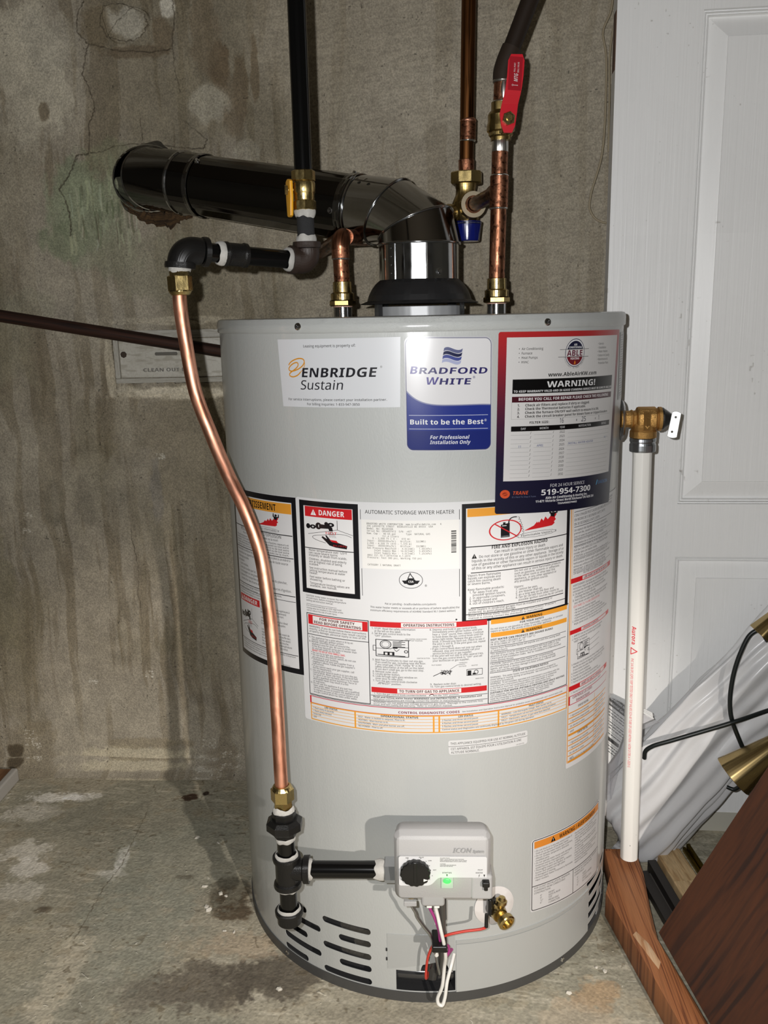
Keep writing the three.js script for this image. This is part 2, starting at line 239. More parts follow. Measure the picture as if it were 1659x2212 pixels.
{
  const s = new THREE.Shape(); s.moveTo(-2.3, 0); s.lineTo(2.1, 0); s.lineTo(2.1, 2.2); s.lineTo(-2.3, 2.2); s.closePath();
  const h = new THREE.Path(); for (let i = 0; i <= 60; i++) { const a = -i / 60 * 2 * PI, r = 0.066 + 0.005 * Math.sin(a * 5 + 1) + 0.004 * noise(i * 0.9, 3), x = VENT.x + r * 0.95 * Math.cos(a), y = VENT.y - 0.004 + r * 0.92 * Math.sin(a); i ? h.lineTo(x, y) : h.moveTo(x, y); }
  s.holes.push(h);
  const g = new THREE.ExtrudeGeometry(s, { depth: 0.2, bevelEnabled: false, curveSegments: 12 }); g.translate(0, 0, wallZ - 0.2);
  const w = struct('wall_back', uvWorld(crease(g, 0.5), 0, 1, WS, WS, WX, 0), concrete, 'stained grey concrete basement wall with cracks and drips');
  // broken mortar below the vent sleeve
  const mortar = std([1, 1, 1], 0.95, 0, { map: patina([110, 84, 52], [84, 60, 36], [48, 34, 20], 30, 30, 0.8), bumpMap: rep(grainTex, 3, 3), bumpScale: 0.003 });
  const pts = [], rad = [];
  for (let i = 0; i <= 60; i++) { const a = mix(-2.75, 0.05, i / 60), k = 1 + 0.05 * (noise(i * 0.35, 8) - 0.5); pts.push(V(VENT.x + 0.012 + 0.066 * 1.12 * k * Math.cos(a), VENT.y - 0.006 + 0.062 * k * Math.sin(a), wallZ - 0.002)); const e = Math.sin(PI * i / 60); rad.push((t) => e * (0.008 + 0.010 * noise(i * 0.45, 3 + 2.2 * Math.cos(t)) * noise(i * 0.9 + 7, 9 + 3 * Math.sin(t)) * 2) + 0.0005); }
  part('mortar_fill', sweep(pts, rad, 22), mortar, w, 'rough brown broken mortar around the vent hole');
  // sloping strip of mortar where the wall meets the floor
  const cs = new THREE.Shape(); cs.moveTo(0, 0); cs.lineTo(0.044, 0.0); cs.quadraticCurveTo(0.016, 0.004, 0, 0.026); cs.closePath();
  const cove = new THREE.ExtrudeGeometry(cs, { depth: 4.4, bevelEnabled: false, steps: 60, curveSegments: 8 }); cove.rotateY(-PI / 2); 
  const cp = cove.attributes.position; for (let i = 0; i < cp.count; i++) { const z = cp.getZ(i), x = cp.getX(i) + 2.1; cp.setXYZ(i, x, cp.getY(i) * (0.8 + 0.5 * noise(x * 9, 1)), wallZ + z * (0.85 + 0.4 * noise(x * 7, 4))); }
  cove.computeVertexNormals();
  { const u = new Float32Array(cp.count * 2); for (let i = 0; i < cp.count; i++) { u[2 * i] = (cp.getX(i) - WX) / WS; u[2 * i + 1] = (0.03 + cp.getY(i) - (cp.getZ(i) - wallZ)) / WS; } cove.setAttribute('uv', new THREE.BufferAttribute(u, 2)); } struct('trim_1', crease(cove, 0.9), concrete, 'sloping mortar strip along the foot of the wall');
  // round plug of older mortar high on the wall
  const pg = new THREE.CylinderGeometry(0.036, 0.039, 0.006, 40, 1); pg.rotateX(PI / 2); const pp = pg.attributes.position;
  for (let i = 0; i < pp.count; i++) { const x = pp.getX(i), y = pp.getY(i), k = 1 + 0.14 * Math.sin(3 * Math.atan2(y, x) + 1); pp.setXY(i, x * k * 1.05, y * k * 0.8); } pg.translate(-0.492, 1.381, wallZ + 0.001);
  part('mortar_plug', uvWorld(crease(pg, 0.6), 0, 1, WS, WS, WX, 0), concrete, w, 'round plug of patched mortar');
}

// ---------------------------------------------------------------- floor
const FX = -0.9, FZ = -0.4, FS = 1.5;
const spots = [ // x, z, rx, rz, colour, weight
  [-0.70, -0.225, 0.085, 0.018, [236, 232, 222], 0.85], [-0.675, -0.222, 0.02, 0.012, [246, 243, 236], 0.9], [-0.735, -0.17, 0.06, 0.03, [228, 222, 210], 0.55], [-0.69, -0.05, 0.05, 0.035, [232, 226, 212], 0.7], [-0.665, 0.0, 0.035, 0.035, [236, 230, 218], 0.7], [-0.65, 0.06, 0.04, 0.03, [226, 220, 206], 0.5], [-0.512, -0.022, 0.012, 0.05, [244, 240, 232], 0.95], [-0.518, 0.01, 0.03, 0.012, [236, 230, 218], 0.7],
  [-0.31, 0.06, 0.045, 0.045, [66, 54, 38], 0.85], [-0.295, 0.105, 0.035, 0.022, [74, 58, 40], 0.75], [-0.393, 0.019, 0.018, 0.006, [78, 66, 50], 0.8], [-0.30, 0.25, 0.09, 0.05, [96, 88, 76], 0.7], [-0.22, 0.24, 0.09, 0.045, [92, 84, 72], 0.75], [-0.38, 0.27, 0.06, 0.035, [118, 110, 96], 0.6],
  [-0.449, -0.225, 0.014, 0.012, [60, 38, 24], 0.9], [-0.42, -0.24, 0.008, 0.008, [44, 30, 20], 0.95], [-0.596, 0.102, 0.014, 0.01, [100, 88, 70], 0.8],
  [-0.40, -0.02, 0.16, 0.14, [152, 152, 136], 0.5], [-0.44, 0.14, 0.1, 0.12, [158, 158, 142], 0.5], [-0.62, 0.2, 0.1, 0.1, [180, 172, 148], 0.4], [-0.508, 0.25, 0.03, 0.1, [212, 200, 176], 0.5], [-0.27, 0.18, 0.07, 0.03, [186, 166, 140], 0.55],
  [0.23, 0.27, 0.04, 0.03, [184, 150, 112], 0.6], [0.2, 0.30, 0.06, 0.03, [190, 168, 140], 0.5], [0.1, 0.32, 0.2, 0.04, [176, 168, 150], 0.4], [0.27, 0.14, 0.02, 0.05, [112, 104, 84], 0.6], [-0.05, 0.31, 0.1, 0.025, [150, 142, 124], 0.5],
  [-0.60, -0.15, 0.1, 0.07, [132, 128, 112], 0.4],
];
const floorH = new Float32Array(WN * WN);
const floorPix = pixelTex(WN, WN, (px, py) => {
  const x = FX + (px + 0.5) / WN * FS, z = FZ + (py + 0.5) / WN * FS;
  const big = fbm(x * 6 + 30, z * 6, 5), mid = fbm(x * 34, z * 40, 4), fine = fbm(x * 300, z * 300, 2), scuff = fbm(x * 22 + z * 8, z * 130 - x * 12, 3);
  let c = [172, 164, 144];
  const a = sstep(0.45, 0.65, big), b = sstep(0.55, 0.75, mid) * 0.5; c = c.map((v, i) => mix(v, [148, 145, 128][i], a * 0.7)); c = c.map((v, i) => mix(v, [140, 126, 102][i], b * 0.7)); c = c.map((v, i) => mix(v, [212, 204, 184][i], sstep(0.6, 0.74, scuff) * 0.4));
  const warp = 0.8 * (fbm(x * 40, z * 40, 4) - 0.5) + 0.5 * (fbm(x * 150 + 8, z * 150, 3) - 0.5);
  for (const s of spots) { const dx = (x - s[0]) / s[2], dz = (z - s[1]) / s[3]; if (dx * dx + dz * dz > 5) continue; const w = sstep(1.1, 0.6, Math.sqrt(dx * dx + dz * dz) + warp * 1.5) * s[5]; for (let i = 0; i < 3; i++) c[i] = mix(c[i], s[4][i], w); }
  const wn = fbm(x * 60 + 2, z * 60, 2), speck = sstep(0.80, 0.88, noise(x * 150 + 3 * wn, z * 150)) * sstep(0.5, 0.66, noise(x * 12 + 3, z * 12)), chip = sstep(0.93, 0.97, noise(x * 210 + 70 + 4 * wn, z * 210 + 3 * wn)) * sstep(0.45, 0.7, noise(x * 15 + 9, z * 15));
  c = c.map((v, i) => mix(mix(v, [96, 84, 64][i], speck * 0.4), [226, 220, 204][i], chip * 0.65));
  const g = 1 + 0.24 * (fine - 0.5) + 0.16 * (mid - 0.5);
  floorH[py * WN + px] = 0.5 + 0.3 * (mid - 0.5) + 0.3 * (fine - 0.5) - 0.08 * speck + 0.3 * chip;
  return c.map((v) => v * g);
}, THREE.MirroredRepeatWrapping);
const floorBump = pixelTex(WN, WN, (px, py) => { const v = 255 * floorH[py * WN + px]; return [v, v, v]; }, THREE.MirroredRepeatWrapping, false);
{
  const P = (x, z) => [(x - FX) / FS * WN, (z - FZ) / FS * WN];
  const q = [[-0.515, -0.18], [-0.512, -0.091], [-0.509, -0.01], [-0.518, 0.045], [-0.519, 0.168]];
  for (let i = 0; i < q.length - 1; i++) for (let k = 0; k < 12; k++) { const t = k / 12, u = (k + 1) / 12, j = rr(-1, 1) * 0.001; line(floorPix.ctx, 'rgba(84,74,58,0.5)', rr(1, 3), P(mix(q[i][0], q[i + 1][0], t) + j, mix(q[i][1], q[i + 1][1], t)), P(mix(q[i][0], q[i + 1][0], u) + j, mix(q[i][1], q[i + 1][1], u))); }
}
const floorMat = std([1, 1, 1], 0.85, 0, { map: floorPix.tex(), bumpMap: floorBump.tex(), bumpScale: 0.0025 });
{ const g = box(-2.3, 2.1, -0.15, 0, wallZ - 0.2, 3.4); struct('floor', uvWorld(g, 0, 2, FS, -FS, FX, FZ + FS), floorMat, 'worn grey concrete floor with stains and white scuffs'); }
// the rest of the dark cellar, out of view
{
  const plain = std([0.13, 0.12, 0.10], 0.95);
  struct('wall_left', box(-2.5, -2.3, 0, 2.2, wallZ - 0.2, 3.4), plain); struct('wall_right', box(2.1, 2.3, 0, 2.2, wallZ - 0.2, 3.4), plain);
  struct('wall_front', box(-2.3, 2.1, 0, 2.2, 3.4, 3.6), plain); struct('ceiling', box(-2.5, 2.3, 2.2, 2.35, wallZ - 0.2, 3.6), std([0.10, 0.08, 0.055], 0.95));
}

// ---------------------------------------------------------------- water heater
const onJacket = (deg, h, r = R) => [r * Math.sin(deg * D2R), h, r * Math.cos(deg * D2R)];
function patch(c, r, uDiv, vDiv, round = 0, ripple) {   // a sheet that follows the jacket; c = four corners [degrees, height]: top left, top right, bottom right, bottom left
  const P = [], U = [], I = [], wide = Math.abs(c[1][0] - c[0][0]) * D2R * R, high = Math.abs(c[0][1] - c[3][1]);
  const us = []; for (let i = 0; i <= uDiv; i++) us.push(i / uDiv);
  if (round) for (let i = 1; i < 8; i++) { const e = round / wide * (1 - Math.cos(i / 8 * PI / 2)); us.push(e, 1 - e); }
  us.sort((a, b) => a - b);
  for (const u of us) {
    const d = Math.min(u, 1 - u) * wide, cut = round && d < round ? (round - Math.sqrt(Math.max(0, round * round - (round - d) ** 2))) / high : 0;
    for (let j = 0; j <= vDiv; j++) {
      const v = mix(cut, 1 - cut, j / vDiv), top = [mix(c[0][0], c[1][0], u), mix(c[0][1], c[1][1], u)], bot = [mix(c[3][0], c[2][0], u), mix(c[3][1], c[2][1], u)];
      P.push(...onJacket(mix(top[0], bot[0], v), mix(top[1], bot[1], v), r + (ripple ? ripple(u, v) : 0))); U.push(u, 1 - v);
    }
  }
  const w = vDiv + 1; for (let i = 0; i < us.length - 1; i++) for (let j = 0; j < vDiv; j++) { const a = i * w + j; I.push(a, a + 1, a + w, a + 1, a + w + 1, a + w); }
  const g = new THREE.BufferGeometry(); g.setAttribute('position', new THREE.Float32BufferAttribute(P, 3)); g.setAttribute('uv', new THREE.Float32BufferAttribute(U, 2)); g.setIndex(I); g.computeVertexNormals(); return g;
}
const heater = thing('water_heater', 'tall light grey round gas water heater covered in warning labels', 'water heater', [0, 0, 0]);
{
  const ev = new Evaluator(); ev.useGroups = false; ev.attributes = ['position', 'normal', 'uv'];
  let shell = new Brush(crease(new THREE.LatheGeometry([[0.2794, 0.012], [R, 0.012], [R, 0.45], [R, 0.872], [0.2794, 0.872], [0.2794, 0.012]].map((p) => new THREE.Vector2(...p)), 220), 0.5)); shell.updateMatrixWorld();
  const slot = (t0, t1, h, hh = 0.0047) => {
    const L = (t1 - t0) * D2R * R / 2, s = new THREE.Shape(); s.absarc(L - hh, 0, hh, -PI / 2, PI / 2); s.absarc(-L + hh, 0, hh, PI / 2, PI * 1.5); s.closePath();
    const g = new THREE.ExtrudeGeometry(s, { depth: 0.05, bevelEnabled: false, curveSegments: 8 }); g.translate(0, h, 0.255); g.rotateY((t0 + t1) / 2 * D2R); return g;
  };
  const cuts = [];
  for (const h of [0.097, 0.0585, 0.0205]) { cuts.push(slot(-30, -15.2, h)); cuts.push(slot(-45.5, -35.8, h - 0.001)); }
  for (const h of [0.078, 0.04]) { cuts.push(slot(-24.8, -15.2, h)); cuts.push(slot(-45.5, -30.9, h - 0.001)); }
  for (const [i, h] of [0.092, 0.0725, 0.0535, 0.0355, 0.0175].entries()) { cuts.push(slot(55, i % 2 ? 71 : 64.5, h)); if (!(i % 2)) cuts.push(slot(67, 75, h)); }
  const win = box(-0.0405, 0.0375, 0.016, 0.0465, 0.25, 0.3), arch = new THREE.CylinderGeometry(0.0185, 0.0185, 0.05, 32); arch.rotateX(PI / 2); arch.translate(0.0105, 0.0465, 0.275);
  cuts.push(win, arch);
  for (const c of cuts) { const b = new Brush(c); b.updateMatrixWorld(); shell = ev.evaluate(shell, b, SUBTRACTION); shell.updateMatrixWorld(); }
  const enamel = std([0.03, 0.03, 0.031], 0.14, 0, { clearcoat: 1, clearcoatRoughness: 0.06 });   // glossy black enamel, as the open hatch shows it
  part('jacket', shell.geometry, jacketPaint, heater);
  part('inner_tank', lathe([[0, 0.004], [0.258, 0.004], [0.258, 0.86], [0, 0.86]], [0, 0, 0], [0, 1, 0], 96), enamel, heater, 'glossy black enamelled tank skirt');
  const bt = []; for (let i = -8; i <= 8; i++) bt.push(onJacket(i * 1.6, 0.031, 0.262)); part('added_base_pan', lathe([[0.245, 0.0125], [0.2792, 0.0125], [0.2792, 0.0140], [0.245, 0.0140], [0.245, 0.0125]], [0, 0, 0], [0, 1, 0], 96), enamel, heater); part('burner_pipe', tube(bt, 0.0105, 40, 20), enamel, heater, 'glossy black burner pipe in the open hatch');  // dark base pan is added so no lit floor shows through the slots
  part('burner_elbow', tube([onJacket(1.5, 0.03, 0.268), onJacket(1.8, 0.05, 0.268), onJacket(2.4, 0.064, 0.266)], 0.009, 30, 18), enamel, heater);
  part('top_cap', lathe([[0, 0.8885], [0.277, 0.8885], [0.2805, 0.8876], [0.2822, 0.885], [0.2825, 0.881], [0.2825, 0.8725], [0.2817, 0.871], [0.2795, 0.871], [0.2795, 0.885], [0, 0.886]], [0, 0, 0], [0, 1, 0], 220, 0.7), jacketPaint, heater);
  part('base_ring', lathe([[0.2775, 0], [0.2815, 0], [0.2815, 0.0145], [0.2775, 0.0145], [0.2775, 0]], [0, 0, 0], [0, 1, 0], 200), sheetGrey, heater, 'dark grey steel base ring');
  const screw = (name, deg, h, r, s) => { const a = onJacket(deg, h, r), d = onJacket(deg, 0, 1); const m = part(name, lathe([[0, s * 0.75], [s * 0.5, s * 0.68], [s * 0.9, s * 0.3], [s, 0], [0, -0.001]], a, d, 20, 0.9), chrome, heater); const c = V(...a).addScaledVector(V(...d).normalize(), s * 0.7); for (const k of [0, 1]) { const g = new THREE.BoxGeometry(s * (k ? 0.22 : 0.9), s * (k ? 0.9 : 0.22), s * 0.1); g.rotateY(deg * D2R); g.translate(c.x, c.y, c.z); part('screw_slot', g, blackMetal, m); } };
  screw('screw', -29.8, 0.879, 0.2822, 0.0045); screw('screw', 31.2, 0.8785, 0.2822, 0.0045); screw('screw', -44.6, 0.008, 0.2812, 0.0035); screw('screw', 42.2, 0.008, 0.2812, 0.0035);
  // sheet steel covers at the foot, slightly proud
  const thick = (c, r0, r1, round) => { const a = patch(c, r1, 40, 6, round), edge = []; const n = 60, P = [], I = [];
    const ring = []; for (let i = 0; i <= n; i++) { const u = i / n; ring.push([mix(c[0][0], c[1][0], u), mix(c[0][1], c[1][1], u)]); } for (let i = 1; i <= 10; i++) { const u = i / 10; ring.push([mix(c[1][0], c[2][0], u), mix(c[1][1], c[2][1], u)]); } for (let i = 1; i <= n; i++) { const u = i / n; ring.push([mix(c[2][0], c[3][0], u), mix(c[2][1], c[3][1], u)]); } for (let i = 1; i <= 10; i++) { const u = i / 10; ring.push([mix(c[3][0], c[0][0], u), mix(c[3][1], c[0][1], u)]); }
    ring.forEach(([t, h], i) => { P.push(...onJacket(t, h, r0), ...onJacket(t, h, r1)); if (i) { const k = 2 * i; I.push(k - 2, k - 1, k, k - 1, k + 1, k); } });
    const e = new THREE.BufferGeometry(); e.setAttribute('position', new THREE.Float32BufferAttribute(P, 3)); e.setAttribute('uv', new THREE.Float32BufferAttribute(new Float32Array(P.length / 3 * 2), 2)); e.setIndex(I); e.computeVertexNormals(); return merge([a, e]); };
  const dent = (u, v) => 0.0012 - 0.0025 * Math.exp(-(((u - 0.86) / 0.05) ** 2 + ((v - 0.45) / 0.25) ** 2));
  part('access_cover', thick([[7.9, 0.0865], [56, 0.078], [56, 0.0145], [7.9, 0.0145]], R, R + 0.0014), jacketPaint, heater);
  part('cover_lip', thick([[7.9, 0.0925], [56, 0.0840], [56, 0.0791], [7.9, 0.0876]], R, R + 0.0014), jacketPaint, heater);
  part('hatch_cover', thick([[-10.6, 0.100], [7.6, 0.1035], [7.6, 0.0665], [-10.6, 0.047]], R, R + 0.0009), jacketPaint, heater);
  for (const h of [0.06, 0.074]) part('hatch_clip', box(-0.0535, -0.0515, h, h + 0.004, 0.2745, 0.2765), blackMetal, heater);
}
const decal = (name, c, r, round, ctx, label, gloss) => part(name, patch(c, R + r, Math.max(24, Math.ceil(Math.abs(c[1][0] - c[0][0]) * 1.5)), 8, round), sticker(ctx, gloss), heater, label);

// ---------------------------------------------------------------- the printed labels on the heater
const RED = '#d8232a', AMBER = '#f6a93b', INK = '#15151a';
function flamePicture(x, a, b, s, word) {               // petrol can, vapour and a burning figure, as on the warning labels
  x.save(); x.translate(a, b); x.scale(s, s);
  poly(x, [[62, 62], [128, 50], [128, 190], [62, 190]], INK); rect(x, INK, 78, 40, 18, 20); rect(x, '#eee', 70, 70, 34, 8);
  T(x, 'FLAMMABLE', 66, 184, 13, { c: '#ddd', w: 56 });
  x.beginPath(); x.moveTo(120, 55); x.bezierCurveTo(120, 0, 150, -8, 182, -2); x.lineWidth = 9; x.strokeStyle = INK; x.stroke();
  oval(x, 98, 118, 118, 98, null, RED, 10); line(x, RED, 10, [20, 52], [178, 186]);
  x.beginPath(); for (let i = 0; i <= 14; i++) { const t = i / 14; const px = 190 + 40 * Math.sin(t * 1.4) + (i % 2 ? 8 : -2), py = 0 + t * 175; i ? x.quadraticCurveTo(px + 10, py - 8, px, py) : x.moveTo(px, py); } x.strokeStyle = INK; x.lineWidth = 2.5; x.stroke();
  x.beginPath(); for (let i = 0; i <= 26; i++) { const t = i / 26 * 2 * PI; const k = i % 2 ? 1.07 : 0.97, px = 350 + 165 * k * Math.cos(t), py = 196 + 26 * k * Math.sin(t); i ? x.lineTo(px, py) : x.moveTo(px, py); } x.stroke();
  T(x, word, 350, 206, 30, { a: 'c', w: 270 });
  poly(x, [[238, 148], [320, 108], [352, 66], [366, 86], [384, 48], [402, 74], [418, 34], [440, 66], [462, 40], [500, 10], [522, 26], [504, 58], [516, 78], [498, 98], [504, 116], [480, 136]], RED);
  for (const [p, q] of [[372, 52], [404, 42], [352, 74], [512, 60]]) oval(x, p, q, 4, 11, '#fff');
  oval(x, 490, -12, 15, 15, INK); poly(x, [[456, -34], [466, -38], [468, 2], [516, 6], [520, -30], [530, -28], [530, 16], [505, 22], [500, 52], [466, 40], [464, 16], [452, 6]], INK);
  x.restore();
}
function scaldPicture(x, a, b, s, w1, w2) {             // tap, hot water and a hand
  x.save(); x.translate(a, b); x.scale(s, s);
  line(x, INK, 3, [20, 150], [235, 88], [235, 0]); line(x, INK, 3, [235, 88], [340, 130]); x.beginPath(); x.moveTo(150, 220); x.bezierCurveTo(20, 190, 30, 160, 120, 150); x.bezierCurveTo(200, 130, 280, 110, 330, 150); x.lineWidth = 3; x.strokeStyle = INK; x.stroke();
  oval(x, 22, 76, 16, 24, INK); oval(x, 58, 78, 22, 20, INK); oval(x, 58, 78, 8, 8, '#ddd'); oval(x, 100, 66, 22, 32, INK); oval(x, 108, 66, 10, 18, '#eee'); poly(x, [[104, 46], [176, 52], [200, 72], [204, 104], [178, 104], [172, 84], [104, 88]], INK);
  oval(x, 158, 40, 14, 18, INK); oval(x, 190, 46, 24, 20, INK); oval(x, 190, 46, 8, 8, '#ddd');
  for (let i = 0; i < 5; i++) line(x, '#555', 2, [182 + i * 4, 106], [176 + i * 12, 165]);
  poly(x, [[128, 158], [160, 182], [148, 150], [156, 146], [182, 184], [188, 200], [232, 206], [300, 232], [296, 262], [220, 254], [176, 240], [150, 206], [120, 170]], INK); poly(x, [[176, 186], [226, 190], [240, 212], [198, 206]], RED);
  T(x, w1, 190, 136, 34, { c: RED, a: 'c', w: 84 }); T(x, w2, 248, 246, 22, { c: RED, a: 'c', w: 96 });
  x.restore();
}
function valveDrawing(x, a, b, w, h) {
  x.save(); x.translate(a, b); x.scale(w / 200, h / 130);
  frame(x, INK, 4, 18, 4, 180, 118); oval(x, 72, 36, 30, 28, null, INK, 4); oval(x, 72, 36, 21, 20, null, INK, 2); for (let i = 0; i < 5; i++) rect(x, INK, 112, 14 + i * 9, 68 - (i % 2) * 20, 4); line(x, INK, 3, [18, 66], [100, 66], [116, 56], [198, 56]); rect(x, INK, 112, 54, 26, 10); oval(x, 184, 84, 9, 9, null, INK, 4); frame(x, INK, 3, 2, 48, 16, 36);
  rect(x, INK, 60, 88, 60, 26); rect(x, '#eee', 68, 94, 14, 16); rect(x, '#eee', 94, 94, 14, 16); line(x, INK, 5, [26, 110], [180, 118]); line(x, INK, 3, [118, 68], [132, 84], [148, 68]);
  x.restore();
}
{ // owner's sticker
  const x = canvas(1024, 506, '#eef0f3'); T(x, 'Leasing equipment is property of:', 470, 62, 27, { a: 'c', w: 440 });
  x.lineWidth = 9; x.strokeStyle = '#f0a02c'; x.lineCap = 'round';
  x.beginPath(); x.moveTo(98, 190); x.bezierCurveTo(120, 150, 250, 120, 250, 165); x.bezierCurveTo(250, 215, 95, 262, 95, 222); x.bezierCurveTo(95, 196, 190, 150, 190, 186); x.bezierCurveTo(190, 220, 96, 244, 96, 262); x.bezierCurveTo(98, 290, 170, 285, 205, 246); x.stroke();
  x.lineWidth = 5; x.beginPath(); x.moveTo(200, 250); x.bezierCurveTo(240, 225, 262, 190, 248, 160); x.stroke();
  T(x, 'ENBRIDGE', 205, 282, 96, { b: 1, c: '#26262c', it: 1, w: 640 }); T(x, '®', 872, 218, 22, { c: '#777' });
  T(x, 'Sustain', 190, 374, 96, { c: '#26262c', it: 1, w: 390 });
  T(x, 'For service interruptions, please contact your installation partner.', 62, 458, 26, { w: 862 }); T(x, 'For billing inquiries: 1-833-947-3850', 246, 492, 26, { w: 462 });
  decal('owner_sticker', [[-36.8, 0.8645], [-4.4, 0.866], [-4.7, 0.788], [-35.8, 0.786]], 0.0004, 0, x, 'white rectangular owner sticker');
}
{ // maker's plate
  const x = canvas(900, 1164, '#f3f2f3');
  x.save(); x.beginPath(); x.moveTo(0, 530); x.bezierCurveTo(130, 700, 300, 690, 480, 690); x.bezierCurveTo(640, 690, 760, 680, 900, 690); x.lineTo(900, 1164); x.lineTo(0, 1164); x.closePath(); x.fillStyle = '#2c3c93'; x.fill(); x.lineWidth = 12; x.strokeStyle = '#8f93b8'; x.stroke(); x.restore();
  rect(x, 'rgba(24,28,84,0.35)', 0, 950, 900, 214);
  for (let i = 0; i < 4; i++) { const y = 118 + i * 38; x.beginPath(); x.moveTo(400 - i * 6, y); x.bezierCurveTo(450, y - 46, 520, y + 52, 590 - i * 5, y + 2); x.lineTo(582 - i * 5, y + 34); x.bezierCurveTo(515, y + 84, 446, y - 14, 394 - i * 6, y + 32); x.closePath(); x.fillStyle = ['#6a6f96', '#20264f', '#4d58a0', '#b9bfe0'][i]; x.fill(); }
  T(x, 'B', 42, 372, 104, { b: 1, it: 1, c: '#4a3f92', w: 88 }); T(x, 'RADFORD', 130, 372, 88, { b: 1, it: 1, c: '#37326f', w: 720 }); T(x, 'W', 205, 480, 104, { b: 1, it: 1, c: '#4a3f92', w: 128 }); T(x, 'HITE', 335, 480, 88, { b: 1, it: 1, c: '#37326f', w: 340 }); T(x, '®', 692, 420, 34, { c: '#37326f' });
  rect(x, '#dfe3f4', 36, 790, 820, 5); T(x, 'Built to be the Best', 40, 886, 70, { b: 1, c: '#fff', w: 770 }); T(x, '®', 815, 860, 34, { c: '#fff' }); rect(x, '#dfe3f4', 36, 930, 820, 5);
  T(x, 'For Professional', 245, 1036, 52, { b: 1, it: 1, c: '#f4f4fa', w: 410 }); T(x, 'Installation Only', 245, 1088, 52, { b: 1, it: 1, c: '#f4f4fa', w: 420 });
  x.lineWidth = 6; x.strokeStyle = '#55587a'; x.beginPath(); x.roundRect(14, 14, 872, 1136, 66); x.stroke(); x.lineWidth = 14; x.strokeStyle = '#d8d8dc'; x.beginPath(); x.roundRect(4, 4, 892, 1156, 74); x.stroke();
  decal('maker_plate', [[-3.6, 0.8665], [16.9, 0.8645], [16.9, 0.7355], [-3.5, 0.7375]], 0.0004, 0.008, x, 'white and blue rounded maker plate', 0.22);
}
{ // service company's sheet
  const W = 1400, H = 1400, x = canvas(W, H), u = (a) => a * W, v = (b) => b * H;
  const g = x.createLinearGradient(0, 0, 0, H); g.addColorStop(0, '#c62e30'); g.addColorStop(0.12, '#b02a34'); g.addColorStop(0.5, '#4a1f3a'); g.addColorStop(0.75, '#1c1b3a'); g.addColorStop(1, '#12142e'); x.fillStyle = g; x.fillRect(0, 0, W, H);   // the sheet's printed border runs from red to navy
  rect(x, '#eeecea', u(0.045), v(0.03), u(0.91), v(0.785));
  ['Air Conditioning', 'Furnace', 'Heat Pumps', 'HVAC'].forEach((s, i) => { T(x, '•  ' + s, u(0.113), v(0.098 + i * 0.0235), 25, { c: '#222' }); });
  ['Service', 'Installation', 'Water Heaters', 'Indoor Air Quality', 'Maintenance &', 'Protection Plans'].forEach((s, i) => T(x, (i < 5 ? '• ' : '   ') + s, u(0.69), v(0.08 + i * 0.0215), 24, { c: '#222' }));
  const cx = u(0.485), cy = v(0.12); oval(x, cx, cy - 2, 104, 104, '#fff', '#26264a', 5); oval(x, cx, cy, 92, 92, '#fff');
  x.save(); x.beginPath(); x.arc(cx, cy, 92, 0, 2 * PI); x.clip(); rect(x, '#1d1f3f', cx - 95, cy - 95, 190, 66); rect(x, '#7d1f2c', cx - 95, cy + 28, 190, 70); x.restore();
  T(x, 'AIR', cx, cy - 56, 22, { b: 1, c: '#fff', a: 'c' }); T(x, 'CONDITIONING', cx, cy - 36, 22, { b: 1, c: '#fff', a: 'c', w: 148 }); T(x, 'HEATING', cx, cy + 50, 24, { b: 1, c: '#fff', a: 'c', w: 100 });
  rect(x, '#eeecea', cx - 100, cy - 28, 200, 56); line(x, '#555', 3, [u(0.37), cy - 28], [u(0.6), cy - 30]); line(x, '#555', 3, [u(0.36), cy + 28], [u(0.6), cy + 28]);
  T(x, 'ABLE', cx, cy + 22, 60, { b: 1, c: '#6b1f38', a: 'c', w: 176 }); poly(x, [[cx - 10, cy + 84], [cx - 4, cy + 62], [cx + 2, cy + 56], [cx + 12, cy + 72], [cx + 8, cy + 86]], '#e8822c');
  for (let i = 0, s = 'EXCELLENCE IN HOME COMFORT'; i < s.length; i++) { const a = PI * 0.9 - i / (s.length - 1) * PI * 0.8; T(x, s[i], cx + 122 * Math.cos(a), cy + 118 * Math.sin(a), 14, { rot: a - PI / 2, a: 'c', c: '#333' }); }
  T(x, 'www.AbleAirKW.com', u(0.299), v(0.243), 40, { b: 1, c: '#161616', w: u(0.396) });
  rect(x, '#060608', u(0.084), v(0.2545), u(0.821), v(0.077)); T(x, 'WARNING!', u(0.294), v(0.302), 64, { b: 1, c: '#fff', w: u(0.396) }); T(x, 'TO KEEP WARRANTY VALID AND IN GOOD STANDING SERVICE MUST BE DONE BY ABLE AIR', u(0.091), v(0.326), 24, { b: 1, c: '#fff', w: u(0.81) });
  rect(x, '#4d1624', u(0.083), v(0.348), u(0.823), v(0.031)); T(x, 'BEFORE YOU CALL FOR REPAIR PLEASE CHECK THE FOLLOWING:', u(0.12), v(0.37), 30, { b: 1, c: '#fff', w: u(0.745) });
  frame(x, '#999', 1.5, u(0.083), v(0.379), u(0.823), v(0.092));
  [['Check air filters and replace if dirty or clogged.', 0.48], ['Check the Thermostat batteries if applicable.', 0.445], ['Check the furnace ON/OFF wall switch to ensure it is ON.', 0.585], ['Check the circuit breaker panel for blown fuses or tripped breakers', 0.7]].forEach(([s, w], i) => { T(x, i + 1 + '.', u(0.116), v(0.402 + i * 0.0205), 26, { b: 1 }); T(x, s, u(0.162), v(0.402 + i * 0.0205), 26, { b: 1, w: u(w) }); });
